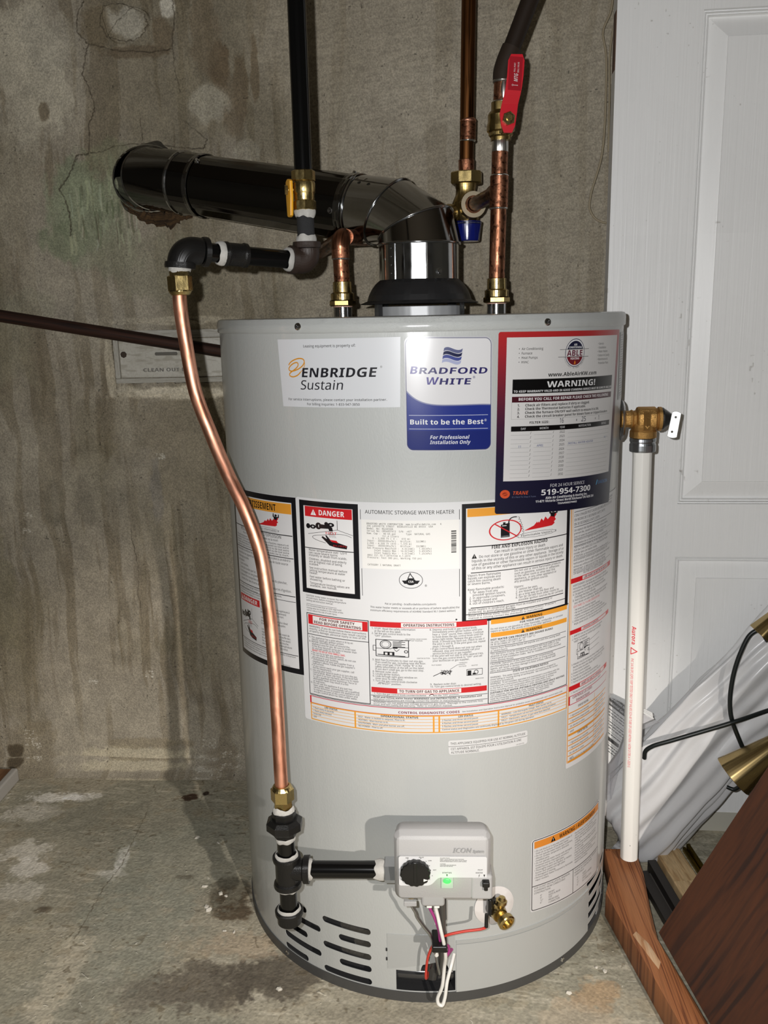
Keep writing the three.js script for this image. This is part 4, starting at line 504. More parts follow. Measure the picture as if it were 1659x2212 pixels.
{ // French instruction label, round the right side
  const W = 860, H = 1990, x = canvas(W, H, '#ececed'); rect(x, '#f0a13a', 10, 0, 10, H - 40); rect(x, '#f4b45c', 30, 0, 5, H - 500);
  const fr = (y, n, sz, lh, src, c) => { for (let i = 0; i < n; i++) T(x, src[i % src.length], 50, y + i * lh, sz, { mw: 640, c: c ?? INK }); };
  const bit = ["L'EAU CHAUDE PEUT CAUSER DES BRÛLURES AU 3E DEGRÉ", 'EN MOINS DE 5 SECONDES À 60°C (140°F)', 'EN 30 SECONDES À 54°C (130°F)'], t2 = ['Les vapeurs des liquides inflammables explosent et', "prennent feu, causant la mort ou des brûlures sévères.", "Lisez et suivez les avertissements et les instructions", "d'installation et d'opération avant l'utilisation.", "L'installation de ce chauffe-eau doit être conforme aux", 'réglementations locales ou, en leur absence, au National', 'Fuel Gas Code (ANSI Z223.1) ou CAN/CGA-B149. Ne pas', 'installer dans une maison mobile.', "ATTENTION: Le fonctionnement de ce chauffe-eau dans un", "environnement contaminé par le perchloréthylène, tout", 'hydrocarbure chloré ou agent oxydant causera des dommages', 'sérieux aux orifices en laiton et annulera la garantie.', 'IMPORTANT: LE BRÛLEUR DOIT ÊTRE TENU PROPRE.', "Cet appareil est équipé d'un système d'allumage piézo."];
  const t3 = ["AVERTISSEMENT: Quiconque ne respecte pas à la lettre les", "instructions risque de déclencher un incendie ou une explosion", 'entraînant des dommages, des blessures ou la mort.', "A. Cet appareil a un pilote qui est allumé par un système", "    d'allumage électrique à étincelle.", "B. Avant d'allumer la veilleuse, sentez tout autour de l'appareil", '    pour déceler une odeur de gaz. Reniflez près du plancher.', "    • Ne tentez pas d'allumer l'appareil.", '    • Ne touchez à aucun interrupteur électrique.', "    • Appelez immédiatement votre fournisseur de gaz", "    • Si personne ne répond, appelez le service des incendies.", "C. Utilisez seulement la main pour pousser ou tourner la manette", "    de gaz. Jamais d'outils. Si la manette reste coincée", "    ne tentez pas de la réparer, appelez un technicien qualifié.", "D. N'utilisez pas cet appareil s'il a été plongé dans l'eau."];
  T(x, 'AVERTISSEMENT', 520, 42, 26); line(x, INK, 3, [50, 52], [700, 52]); fr(86, 3, 25, 31, bit); line(x, INK, 3, [50, 160], [700, 160]); fr(190, 14, 22, 24, t2); for (const y of [242, 292, 385, 480]) line(x, INK, 2, [50, y + 4], [700, y + 4]); T(x, 'PEUT-ÊTRE UTILISÉ POUR LE CHAUFFAGE', 180, 510 + 8, 18);
  const head = (y, s, hh = 36) => { rect(x, RED, 22, y, 690, hh); rect(x, '#efe6e6', 170, y + 5, 460, hh - 10); T(x, s, 190, y + hh - 9, hh - 11, { b: 1, c: '#7c1830', mw: 420 }); };
  head(530, 'LIRE AVANT DE METTRE EN MARCHE'); fr(594, 7, 21, 22, t3); T(x, 'QUE FAIRE S\'IL Y A UNE ODEUR DE GAZ', 60, 752, 23, { c: RED, mw: 600 }); fr(776, 6, 20, 21, t3.slice(7)); head(916, 'CONSIGNES D\'OPÉRATION', 32); fr(974, 3, 20, 22, ["1. ARRÊTEZ! Lisez les instructions de sécurité à gauche", "2. Placez la manette de contrôle du gaz à la position", '    "ARRÊT" de l\'appareil.']); valveDrawing(x, 110, 1030, 190, 132); for (let i = 0; i < 3; i++) line(x, INK, 2, [300, 1050 + i * 40], [480, 1030 + i * 44]);
  fr(1190, 7, 20, 23, ["3. Attendez cinq (5) minutes pour laisser échapper tout le gaz.", "    Reniflez tout autour de l'appareil, y compris près du plancher.", '    Si vous sentez une odeur de gaz, ARRÊTEZ! Passez à "B".', "4. Enlevez la porte extérieure.", "5. Trouvez le bouton d'allumage.", '6. Regardez par le hublot de la porte intérieure.', '7. Tournez la manette dans le sens horaire à "PILOTE".']); head(1345, "ARRÊT DU GAZ À L'APPAREIL", 38); fr(1408, 1, 20, 20, ['1. Tournez la manette de contrôle à la position "ARRÊT".']); frame(x, '#c8334a', 5, 24, 1424, 690, 66); rect(x, RED, 22, 1424, 16, 66); T(x, 'CONTRÔLEZ LES CODES', 70, 1450, 27, { b: 1, c: '#7c1830', w: 300 }); T(x, 'DIAGNOSTIQUES', 120, 1482, 27, { b: 1, c: '#7c1830', w: 210 });
  for (const [y0, n] of [[1505, 4], [1720, 4]]) { T(x, 'STATUT DE DEL', 150, y0 + 30, 23, { b: 1 }); for (let i = 0; i <= n; i++) rect(x, '#f0a13a', 24, y0 + 46 + i * 42, 680, i === n ? 18 : 8); rect(x, '#f0a13a', 420, y0, 6, 46 + n * 42); for (let i = 0; i < n; i++) { T(x, ['1 clignotement aux 4 secondes', '1 clignotement chaque seconde', 'DEL allumée en continu', 'ARRÊT'][i], 44, y0 + 80 + i * 42, 20); T(x, ['ARRÊT - Eau chauffée', 'CHAUFFAGE - Brûleur', 'ARRÊT - Brûleurs éteints', 'SANS COURANT'][i], 440, y0 + 80 + i * 42, 20); } }
  rect(x, '#f0a13a', 24, 1940, 680, 8); T(x, 'L\'état de contrôle et les diagnostics sont affichés', 44, 1934, 18, { mw: 600 });
  decal('french_instruction_label', [[40.6, 0.6565], [70, 0.6565], [70, 0.297], [41.6, 0.300]], 0.0005, 0.002, x, 'orange edged french instruction label');
}
{ // small labels
  let x = canvas(900, 156, '#efefee'); rect(x, '#333', 0, 66, 900, 4); T(x, 'THIS APPLIANCE EQUIPPED FOR USE AT NORMAL ALTITUDE', 24, 48, 34, { w: 850 }); T(x, "CET APPAREIL EST ÉQUIPÉ POUR L'UTILISATION À UNE", 24, 108, 34, { w: 800 }); T(x, 'ALTITUDE NORMALE.', 24, 146, 34, { w: 310 }); T(x, '238-50297-00C', 760, 146, 15);
  decal('altitude_sticker', [[6, 0.3765], [27.7, 0.3755], [27.7, 0.357], [6.2, 0.3575]], 0.0004, 0.003, x, 'narrow white altitude sticker');
  x = canvas(1100, 780, '#ecebeb'); x.lineWidth = 7; x.strokeStyle = INK; x.beginPath(); x.roundRect(16, 14, 1068, 750, 22); x.stroke(); rect(x, '#f79b3c', 36, 28, 1036, 72); warnTri(x, 230, 92, 60); T(x, 'WARNING / AVERTISSEMENT', 340, 88, 58, { b: 1, w: 640 });
  const en = ['• Do not block or in any way restrict intake of', '  fresh air to bottom of the water heater.', '• Do not operate water heater with scratched,', '  altered, broken, tampered or otherwise', '  modified parts.', '• Do not operate water heater with damaged,', '  loosened and/or improperly secured or', '  sealed burner door or sight glass.', '• Thoroughly inspect and replace, as needed,', '  burner door gasket and sight glass', '  if damaged or missing.', '• Remove water heater if exposed to flammable', '  vapor incident.'], fr = ["• Ne pas bloquer ou limiter d'aucune façon l'arrivée", "  d'air frais au bas du chauffe-eau.", '• Ne pas utiliser le chauffe-eau si une pièce', '  a été rayée, altérée, brisée ou autrement', '  modifiée.', '• Ne pas utiliser le chauffe-eau si la porte', '  du brûleur est endommagée, desserrée', "  ou mal scellée.", '• Inspecter soigneusement et remplacer au besoin', '  le joint de la porte du brûleur et le hublot', '  si endommagés ou manquants.', '• Remplacer le chauffe-eau si exposé aux', '  vapeurs inflammables.'];
  en.forEach((s, i) => { T(x, s, 40, 138 + i * 26, 24, { mw: 500, c: '#333' }); T(x, fr[i], 560, 138 + i * 26, 24, { mw: 500, c: '#333' }); }); rect(x, INK, 16, 500, 1068, 7); rect(x, INK, 548, 500, 7, 262);
  para(x, ['FOR CLOSET INSTALLATION, MINIMUM', 'CLEARANCE FROM COMBUSTIBLE', 'CONSTRUCTION:'], 40, 536, 28, 26, { c: '#333' }); [['4"', 'FRONT'], ['0"', 'SIDES & REAR'], ['12"', 'TOP'], ['6"', 'FROM VENT'], ['', 'CONNECTOR']].forEach(([a, b], i) => { T(x, a, 110, 632 + i * 27, 25, { c: '#333' }); T(x, b, 210, 632 + i * 27, 25, { c: '#333' }); }); para(x, ["POUR INSTALLATION EN ALCÔVE, DÉGAGEMENT", 'MINIMAL DES CONSTRUCTIONS', 'COMBUSTIBLES :'], 575, 536, 28, 24, { c: '#333', mw: 480 }); ['AVANT', 'CÔTÉS ET ARRIÈRE', 'DESSUS', 'DU CONNECTEUR'].forEach((s, i) => { T(x, ['4"', '0"', '12"', '6"'][i], 620, 632 + i * 27, 24, { c: '#333' }); T(x, s, 720, 632 + i * 27, 24, { c: '#333' }); });
  decal('clearance_label', [[29.5, 0.2165], [62.6, 0.2095], [63.4, 0.0905], [29.6, 0.1085]], 0.0004, 0.004, x, 'white label with an orange warning header');
  x = canvas(256, 640, '#b9bab8'); for (let i = 0; i < 26; i++) rect(x, 'rgba(60,60,62,0.8)', 20 + 30 * rnd(), 20 + i * 23, 120 + 90 * rnd(), i % 6 ? 8 : 14);
  decal('energy_sticker', [[67.5, 0.862], [76, 0.862], [76, 0.775], [67.5, 0.775]], 0.0004, 0, x, 'faint grey printed sticker');
}

// ---------------------------------------------------------------- draft hood and vent pipe
{
  const t = thing('draft_hood', 'black domed draft hood on short legs on top of the heater', 'draft hood', [0, 0.8885, 0]);
  part('dome', lathe([[0.053, 0.0495], [0.0545, 0.0495], [0.061, 0.044], [0.067, 0.0365], [0.0712, 0.028], [0.0735, 0.0205], [0.0825, 0.0172], [0.083, 0.0165], [0.0825, 0.016], [0.0725, 0.0193], [0.069, 0.028], [0.06, 0.042], [0.053, 0.047], [0.053, 0.0495]], [0, 0.8885, 0], [0, 1, 0], 96, 0.8), blackMetal, t);
  part('inner_cone', lathe([[0.0575, 0], [0.0585, 0], [0.0585, 0.0118], [0.0575, 0.0125], [0.0575, 0]], [0, 0.8888, 0], [0, 1, 0], 80), std([0.5, 0.51, 0.52], 0.5, 0.35), t, 'galvanised ring under the dome');
  for (const d of [-62, 62, 132, -132]) { const a = d * D2R, g = new THREE.BoxGeometry(0.012, 0.0185, 0.0012); g.translate(0, 0.8980, 0.0665); g.rotateY(a); part('leg', g, blackMetal, t); const h = new THREE.BoxGeometry(0.0012, 0.0185, 0.006); h.translate(0.006, 0.898, 0.064); h.rotateY(a); part('leg', h, blackMetal, t); }
}
{
  const t = thing('vent_pipe', 'dark galvanised round vent pipe with elbow running into the wall', 'vent pipe', [0, 0.937, 0]);
  const E = V(-0.0895, 1.048, -0.125), F = V(-0.397, 1.1155, -0.288), d = F.clone().sub(E).normalize();
  part('collar', lathe([[0.0545, 0], [0.0555, 0], [0.0555, 0.050], [0.0545, 0.050]], [0, 0.9365, 0], [0, 1, 0], 80), galv, t, 'bright galvanised collar above the draft hood');
  { const g = []; for (let i = 0; i < 4; i++) { const a = -42 * D2R; g.push(lathe([[0, 0.0012], [0.0012, 0.0009], [0.0016, 0], [0, -0.0005]], [0.0562 * Math.sin(a), 0.945 + i * 0.011, 0.0562 * Math.cos(a)], [Math.sin(a), 0, Math.cos(a)], 10, 1)); } for (const k of g) part('rivet', k, chrome, t); const s = new THREE.BoxGeometry(0.0016, 0.05, 0.001); s.translate(0, 0.9615, 0.0562); s.rotateY(-36 * D2R); part('lap_seam', s, galv, t); }
  // the elbow: three mitred gores with a raised bead at each joint; a ring is centre, axis, radius
  const turn = (k) => V(0, 1, 0).lerp(d, k).normalize();
  const rings = [[V(0, 0.985, 0), V(0, 1, 0), 0.0565], [V(-0.0045, 1.0116, -0.015), turn(0.32), 0.0552], [V(-0.043, 1.0358, -0.07), turn(0.68), 0.0522], [E, d, 0.0492]];
  const gore = (a, b) => {
    const n = 72, P = [], I = [], U = [], frameOf = ([, ax]) => { const N = V(0, 0, 1).sub(ax.clone().multiplyScalar(ax.z)).normalize(); return [N, ax.clone().cross(N)]; };
    const X = V(0, 0, 1), fa = frameOf(a); let fb = frameOf(b); { const q = new THREE.Quaternion().setFromUnitVectors(a[1], b[1]); fb = fa.map((v) => v.clone().applyQuaternion(q)); }
    for (let k = 0; k <= n; k++) { const q = k / n * 2 * PI; for (const [o, f, i] of [[a, fa, 0], [b, fb, 1]]) { const w = o[0].clone().addScaledVector(f[0], Math.cos(q) * o[2]).addScaledVector(f[1], Math.sin(q) * o[2]); P.push(w.x, w.y, w.z); U.push(k / n * 3, i); } }
    for (let k = 0; k < n; k++) I.push(2 * k, 2 * k + 2, 2 * k + 1, 2 * k + 2, 2 * k + 3, 2 * k + 1);
    const g = new THREE.BufferGeometry(); g.setAttribute('position', new THREE.Float32BufferAttribute(P, 3)); g.setAttribute('uv', new THREE.Float32BufferAttribute(U, 2)); g.setIndex(I); g.computeVertexNormals(); return g;
  };
  for (let i = 0; i < 3; i++) part('elbow_gore', gore(rings[i], rings[i + 1]), galvDark, t);
  for (const [c, ax, r] of rings) { const g = new THREE.TorusGeometry(r + 0.0004, 0.0018, 10, 90); g.rotateX(PI / 2); part('bead', put(g, c, ax), galv, t); }
  // straight run, its end bands, and the sleeve at the wall
  const L = F.distanceTo(E), at = (s) => E.clone().addScaledVector(d, s).toArray(), dd = d.toArray();
  part('duct', lathe([[0.0478, -0.002], [0.0488, -0.002], [0.0488, L - 0.045], [0.0478, L - 0.045]], at(0), dd, 96), ductMat, t, 'long straight dark duct');
  part('crimp_band', lathe([[0.0488, 0], [0.0502, 0.001], [0.0502, 0.004], [0.0493, 0.006], [0.0500, 0.009], [0.0502, 0.012], [0.0488, 0.0135]], at(0.004), dd, 90), galvDark, t);
  part('end_duct', lathe([[0.0492, 0], [0.0503, 0.0008], [0.0503, 0.042], [0.0492, 0.042]], at(L - 0.044), dd, 90), ductMat, t);
  part('crimp_band', lathe([[0.05, 0], [0.0515, 0.001], [0.0506, 0.004], [0.0513, 0.006], [0.0515, 0.009], [0.05, 0.01]], at(L - 0.05), dd, 90), galvDark, t);
  part('bead', lathe([[0.05, 0], [0.0525, 0.002], [0.0525, 0.005], [0.05, 0.007]], at(L - 0.005), dd, 90), galv, t);
  const into = V(-0.42, 0.02, -0.9).normalize(); part('wall_gore', gore([F, d, 0.0503], [VENT.clone().add(V(0.004, 0, 0.006)), into, 0.0525]), ductMat, t); part('bead', lathe([[0.051, 0], [0.0535, 0.0018], [0.0535, 0.004], [0.051, 0.006]], VENT.clone().add(V(0.004, 0, 0.008)).toArray(), into.toArray(), 90), galv, t);
  { const g = lathe([[0.0595, 0], [0.0622, 0.0006], [0.0635, 0.0026], [0.0622, 0.0046], [0.0608, 0.06], [0.0595, 0.06], [0.0595, 0]], [0, 0, 0], [-0.08, 0, -1], 90, 0.8); g.scale(1, 0.9, 1); g.translate(VENT.x - 0.003, VENT.y - 0.001, wallZ + 0.007); part('wall_sleeve', g, galv, t, 'bright sleeve ring at the wall'); }
  const side = V(0.3, 0.25, 0.9).normalize();
  const scr = (s, ang, r) => { const n = V(0, 1, 0).sub(d.clone().multiplyScalar(d.y)).normalize(), b = d.clone().cross(n), o = n.multiplyScalar(Math.cos(ang)).addScaledVector(b, Math.sin(ang)); part('screw', lathe([[0, 0.005], [0.0024, 0.0048], [0.0032, 0.003], [0.0032, 0.0012], [0.0045, 0.001], [0.0045, 0], [0, 0]], E.clone().addScaledVector(d, s).addScaledVector(o, r).toArray(), o.toArray(), 12), chrome, t); };
  scr(0.02, 0.1, 0.0488); scr(0.02, -1.75, 0.0488); scr(0.02, 1.75, 0.0488); scr(L - 0.056, -0.75, 0.0488);
  for (const k of [0.35, 0.65]) { const p = rings[2][0].clone().lerp(rings[3][0], k), tt = rings[3][0].clone().sub(rings[2][0]).normalize(), n = V(0.1, 0.6, 0.8); n.sub(tt.clone().multiplyScalar(n.dot(tt))).normalize(); part('rivet', lathe([[0, 0.002], [0.0025, 0.0014], [0.0032, 0], [0, 0]], p.addScaledVector(n, 0.0505).toArray(), n.toArray(), 12, 1), chrome, t); }
  part('screw', lathe([[0, 0.005], [0.0026, 0.0048], [0.0036, 0.003], [0.0036, 0.0012], [0.005, 0.001], [0.005, 0], [0, 0]], [0.0555 * Math.sin(0.5), 0.946, 0.0555 * Math.cos(0.5)], [Math.sin(0.5), 0, Math.cos(0.5)], 12), chrome, t);
}

// ---------------------------------------------------------------- gas piping
function ragged(a, dir, r, w, jag) {                    // a smear round a pipe with uneven edges
  const n = 56, m = 5, P = [], I = [], U = [], o = a[0] * 91 + a[1] * 57;
  for (let k = 0; k <= n; k++) { const q = (k % n) / n * 2 * PI, e0 = -jag * w * (noise(o + 2 * Math.cos(q) + 20, 2 * Math.sin(q) + 30)), e1 = w + jag * w * (noise(o + 2 * Math.cos(q) + 60, 2 * Math.sin(q) + 90) - 0.3);
    for (let j = 0; j <= m; j++) { const v = j / m, rr2 = r * (0.9 + 0.13 * Math.sin(PI * v) * (0.75 + 0.5 * noise(o + 6 * Math.cos(q), 6 * Math.sin(q) + v * 3))); P.push(rr2 * Math.cos(q), mix(e0, e1, v), rr2 * Math.sin(q)); U.push(k / n, v); } }
  for (let k = 0; k < n; k++) for (let j = 0; j < m; j++) { const b = k * (m + 1) + j; I.push(b, b + 1, b + m + 1, b + 1, b + m + 2, b + m + 1); }
  const g = new THREE.BufferGeometry(); g.setAttribute('position', new THREE.Float32BufferAttribute(P, 3)); g.setAttribute('uv', new THREE.Float32BufferAttribute(U, 2)); g.setIndex(I); g.computeVertexNormals(); return put(g, v3(a), v3(dir));
}
const band = (a, dir, r, w, m, p, name = 'pipe_dope') => part(name, ragged(a, dir, r, w, m ? 0.12 : 0.6), m ?? pipeDope, p);
{
  const t = thing('gas_riser_pipe', 'black steel gas pipe coming down to a brass shut-off valve', 'pipe', [-0.1365, 1.06, 0.17]);
  part('pipe', rod([-0.1365, 1.058, 0.17], [-0.1395, 2.2, 0.17], 0.0107), blackPipe, t);
}
{
  const t = thing('gas_shutoff_valve', 'brass gas ball valve with a yellow lever', 'valve', [-0.1367, 1.016, 0.17]);
  const o = [-0.1367, 1.0155, 0.17], up = [0, 1, 0];
  const b = part('body', lathe([[0, 0.008], [0.0118, 0.008], [0.0128, 0.012], [0.0128, 0.018], [0.0138, 0.020], [0.0138, 0.030], [0.0128, 0.032], [0, 0.033]], o, up, 36, 0.5), brass, t);
  part('hex_end', hex([o[0], o[1] - 0.001, o[2]], up, 0.0115, 0.0142, 0.08, 8, 0.2), brass, b); part('hex_end', hex([o[0], o[1] + 0.032, o[2]], up, 0.0125, 0.0142, 0.08, 8, 0.2), brass, b);
  part('stem', rod([-0.1367, 1.038, 0.17], [-0.158, 1.038, 0.175], 0.0045, 16), brassDull, t); part('stem_nut', hex([-0.155, 1.038, 0.1745], [-1, 0, 0.2], 0.004, 0.006), brass, t);
  const s = new THREE.Shape(); s.moveTo(-0.0075, 0.009); s.quadraticCurveTo(0.0, 0.0145, 0.0075, 0.009); s.lineTo(0.0085, -0.008); s.lineTo(0.0055, -0.029); s.quadraticCurveTo(0, -0.032, -0.0055, -0.029); s.lineTo(-0.0085, -0.008); s.closePath();
  const g = new THREE.ExtrudeGeometry(s, { depth: 0.0026, bevelEnabled: true, bevelSize: 0.0006, bevelThickness: 0.0006, bevelSegments: 2 }); g.translate(0, 0, -0.0013); g.rotateY(-PI / 2 + 0.45); g.translate(-0.1535, 1.038, 0.1745); part('lever', crease(g, 0.5), yellow, t, 'yellow lever');
}
const elbowFit = (a, c, b, r) => { const p = [], q = new THREE.QuadraticBezierCurve3(v3(a), v3(c), v3(b)); for (let i = 0; i <= 18; i++) p.push(q.getPoint(i / 18)); return sweep(p, p.map((_, i) => r * (1 + 0.08 * Math.sin(PI * i / 18))), 32); };
const unit = (a, b) => { const d = v3(b).sub(v3(a)).normalize(); return [d.x, d.y, d.z]; }, lerp3 = (a, b, t) => a.map((v, i) => mix(v, b[i], t));
{
  const A = [-0.1335, 0.956, 0.163], B = [-0.2665, 0.9665, 0.25], dir = unit(A, B), t = thing('gas_offset_pipe', 'black steel gas pipe offset with elbows and white sealant', 'pipe', [-0.2, 0.95, 0.2]);
  part('nipple', rod([-0.1362, 0.985, 0.168], [-0.1365, 1.018, 0.17], 0.0105), std([0.035, 0.036, 0.038], 0.55, 0.3, { bumpMap: rep(grainTex, 3, 2), bumpScale: 0.0008 }), t, 'scuffed dark nipple below the valve'); band([-0.1365, 1.0095, 0.17], [0, 1, 0], 0.0128, 0.008, null, t); band([-0.1362, 0.9775, 0.168], [0, 1, 0], 0.0122, 0.0085, null, t);
  const e1 = part('elbow', elbowFit([-0.1358, 0.972, 0.167], [-0.1345, 0.953, 0.1635], lerp3(A, B, 0.13), 0.0145), rustyIron, t, 'brownish iron elbow'); part('rim', lathe([[0.0135, 0], [0.0168, 0], [0.0172, 0.003], [0.0168, 0.007], [0.0135, 0.007]], [-0.1359, 0.9715, 0.1672], [0, 1, 0], 32), rustyIron, e1); part('rim', lathe([[0.0135, 0], [0.0168, 0], [0.0168, 0.007], [0.0135, 0.007]], lerp3(A, B, 0.125), dir, 32), rustyIron, e1);
  band(lerp3(A, B, 0.165), dir, 0.0138, 0.006, null, t);
  part('pipe', rod(lerp3(A, B, 0.17), lerp3(A, B, 0.9), 0.0106), blackPipe, t);
  const cp = lerp3(A, B, 0.52), cq = lerp3(A, B, 0.70), q = unit(cp, cq), len = v3(cp).distanceTo(v3(cq)); const cpl = part('coupling', lathe([[0.0106, 0], [0.0138, 0], [0.0142, 0.004], [0.0132, 0.006], [0.0132, len - 0.006], [0.0142, len - 0.004], [0.0138, len], [0.0106, len]], cp, q, 32), malleable, t); band(lerp3(A, B, 0.695), q, 0.0136, 0.0075, null, t);
  const e2 = part('elbow', elbowFit(lerp3(A, B, 0.87), [-0.2675, 0.9685, 0.251], [-0.2705, 0.9495, 0.252], 0.0150), malleable, t); part('rim', lathe([[0.0135, 0], [0.0165, 0], [0.0168, 0.003], [0.0165, 0.006], [0.0135, 0.006]], lerp3(A, B, 0.82), dir, 32), malleable, e2); part('rim', lathe([[0.0135, 0], [0.0172, 0], [0.0176, 0.003], [0.0172, 0.0065], [0.0135, 0.0065]], [-0.2709, 0.9465, 0.2522], [0.08, 1, -0.02], 32), malleable, e2);
}
{
  const t = thing('copper_gas_tube', 'bright bent copper gas tube with brass flare nuts in front of the heater', 'tube', [-0.171, 0.318, 0.33]);
  part('tube', tube([[-0.2735, 0.926, 0.2525], [-0.2735, 0.905, 0.253], [-0.2705, 0.866, 0.252], [-0.263, 0.806, 0.251], [-0.247, 0.757, 0.254], [-0.228, 0.713, 0.266], [-0.2065, 0.672, 0.281], [-0.19, 0.624, 0.29], [-0.1815, 0.562, 0.298], [-0.1765, 0.50, 0.307], [-0.1735, 0.43, 0.318], [-0.1715, 0.36, 0.328], [-0.1705, 0.335, 0.33]], 0.008, 260, 28), copperNew, t);
  const d1 = [0.03, -1, 0.01], n1 = part('flare_nut', hex([-0.2725, 0.9385, 0.2525], d1, 0.0175, 0.0140, 0.1, 6, 0.5), brass, t); part('nut_skirt', lathe([[0.0128, 0], [0.0128, 0.001], [0.0105, 0.0045], [0.0085, 0.005], [0.008, 0.0045]], [-0.2723, 0.9215, 0.2527], d1, 28), brass, n1); part('adapter_hex', hex([-0.2723, 0.944, 0.2524], d1, 0.0068, 0.0118, 0.08, 6, 0.3), brass, n1); band([-0.2714, 0.9492, 0.2523], d1, 0.0126, 0.0062, null, t);
  const d2 = [0, 1, 0], n2 = part('flare_nut', hex([-0.1703, 0.325, 0.33], d2, 0.0165, 0.0140, 0.1, 6, 0.55), brass, t); part('nut_skirt', lathe([[0.0128, 0], [0.0105, 0.004], [0.0085, 0.0048], [0.008, 0.0042]], [-0.1703, 0.341, 0.33], d2, 28), brass, n2); part('adapter_hex', hex([-0.1701, 0.3155, 0.33], d2, 0.011, 0.0118, 0.08, 6, 0.2), brass, n2);
}
{
  const x = -0.1685, z = 0.3335, t = thing('gas_drip_leg', 'black iron gas union, tee and capped drip leg beside the control', 'pipe fitting', [x, 0.16, z]);
  band([x - 0.0013, 0.309, z - 0.003], [0, 1, 0], 0.0128, 0.0085, null, t);
  const u = part('union', hex([x - 0.001, 0.302, z - 0.002], [0, 1, 0], 0.010, 0.0145, 0.1, 8, 0.2), malleable, t); part('union_nut', hex([x - 0.0008, 0.2865, z - 0.0015], [0, 1, 0], 0.0165, 0.0222, 0.22, 8, 0.4), malleable, u); part('union_tail', hex([x - 0.0005, 0.2795, z - 0.001], [0, 1, 0], 0.0085, 0.0140, 0.1, 8, 0.2), malleable, u);
  band([x, 0.2745, z], [0, 1, 0], 0.0118, 0.006, null, t); part('nipple', rod([x, 0.25, z], [x, 0.278, z], 0.0106), blackPipe, t); band([x, 0.2525, z], [0, 1, 0], 0.0138, 0.005, null, t);
  const tee = part('tee', lathe([[0.0106, 0], [0.0168, 0], [0.0172, 0.002], [0.0165, 0.0055], [0.0142, 0.007], [0.0142, 0.0335], [0.0165, 0.035], [0.0172, 0.0385], [0.0168, 0.041], [0.0106, 0.041]], [x, 0.212, z], [0, 1, 0], 36), malleable, t);
  part('tee_branch', lathe([[0.013, 0], [0.0132, 0.015], [0.0165, 0.0165], [0.0168, 0.0235], [0.0106, 0.0235]], [x + 0.004, 0.234, z], [1, 0.01, 0], 32), malleable, tee);
  band([x + 0.0255, 0.2342, z], [1, 0.01, 0], 0.0128, 0.005, null, t); part('side_nipple', rod([x + 0.025, 0.2342, z], [-0.048, 0.2355, 0.335], 0.0105), blackPipe, t); band([-0.058, 0.2355, 0.3349], [1, 0, 0], 0.0124, 0.0095, null, t);
  band([x, 0.2075, z], [0, 1, 0], 0.0124, 0.005, null, t); part('nipple', rod([x, 0.178, z], [x, 0.212, z], 0.0106), blackPipe, t); band([x, 0.1775, z], [0, 1, 0], 0.0142, 0.0048, null, t);
  part('pipe_cap', lathe([[0, 0], [0.0125, 0], [0.0148, 0.002], [0.0152, 0.012], [0.0172, 0.0135], [0.0175, 0.018], [0.0165, 0.0195], [0.011, 0.0195]], [x, 0.160, z], [0, 1, 0], 36), malleable, t);
}

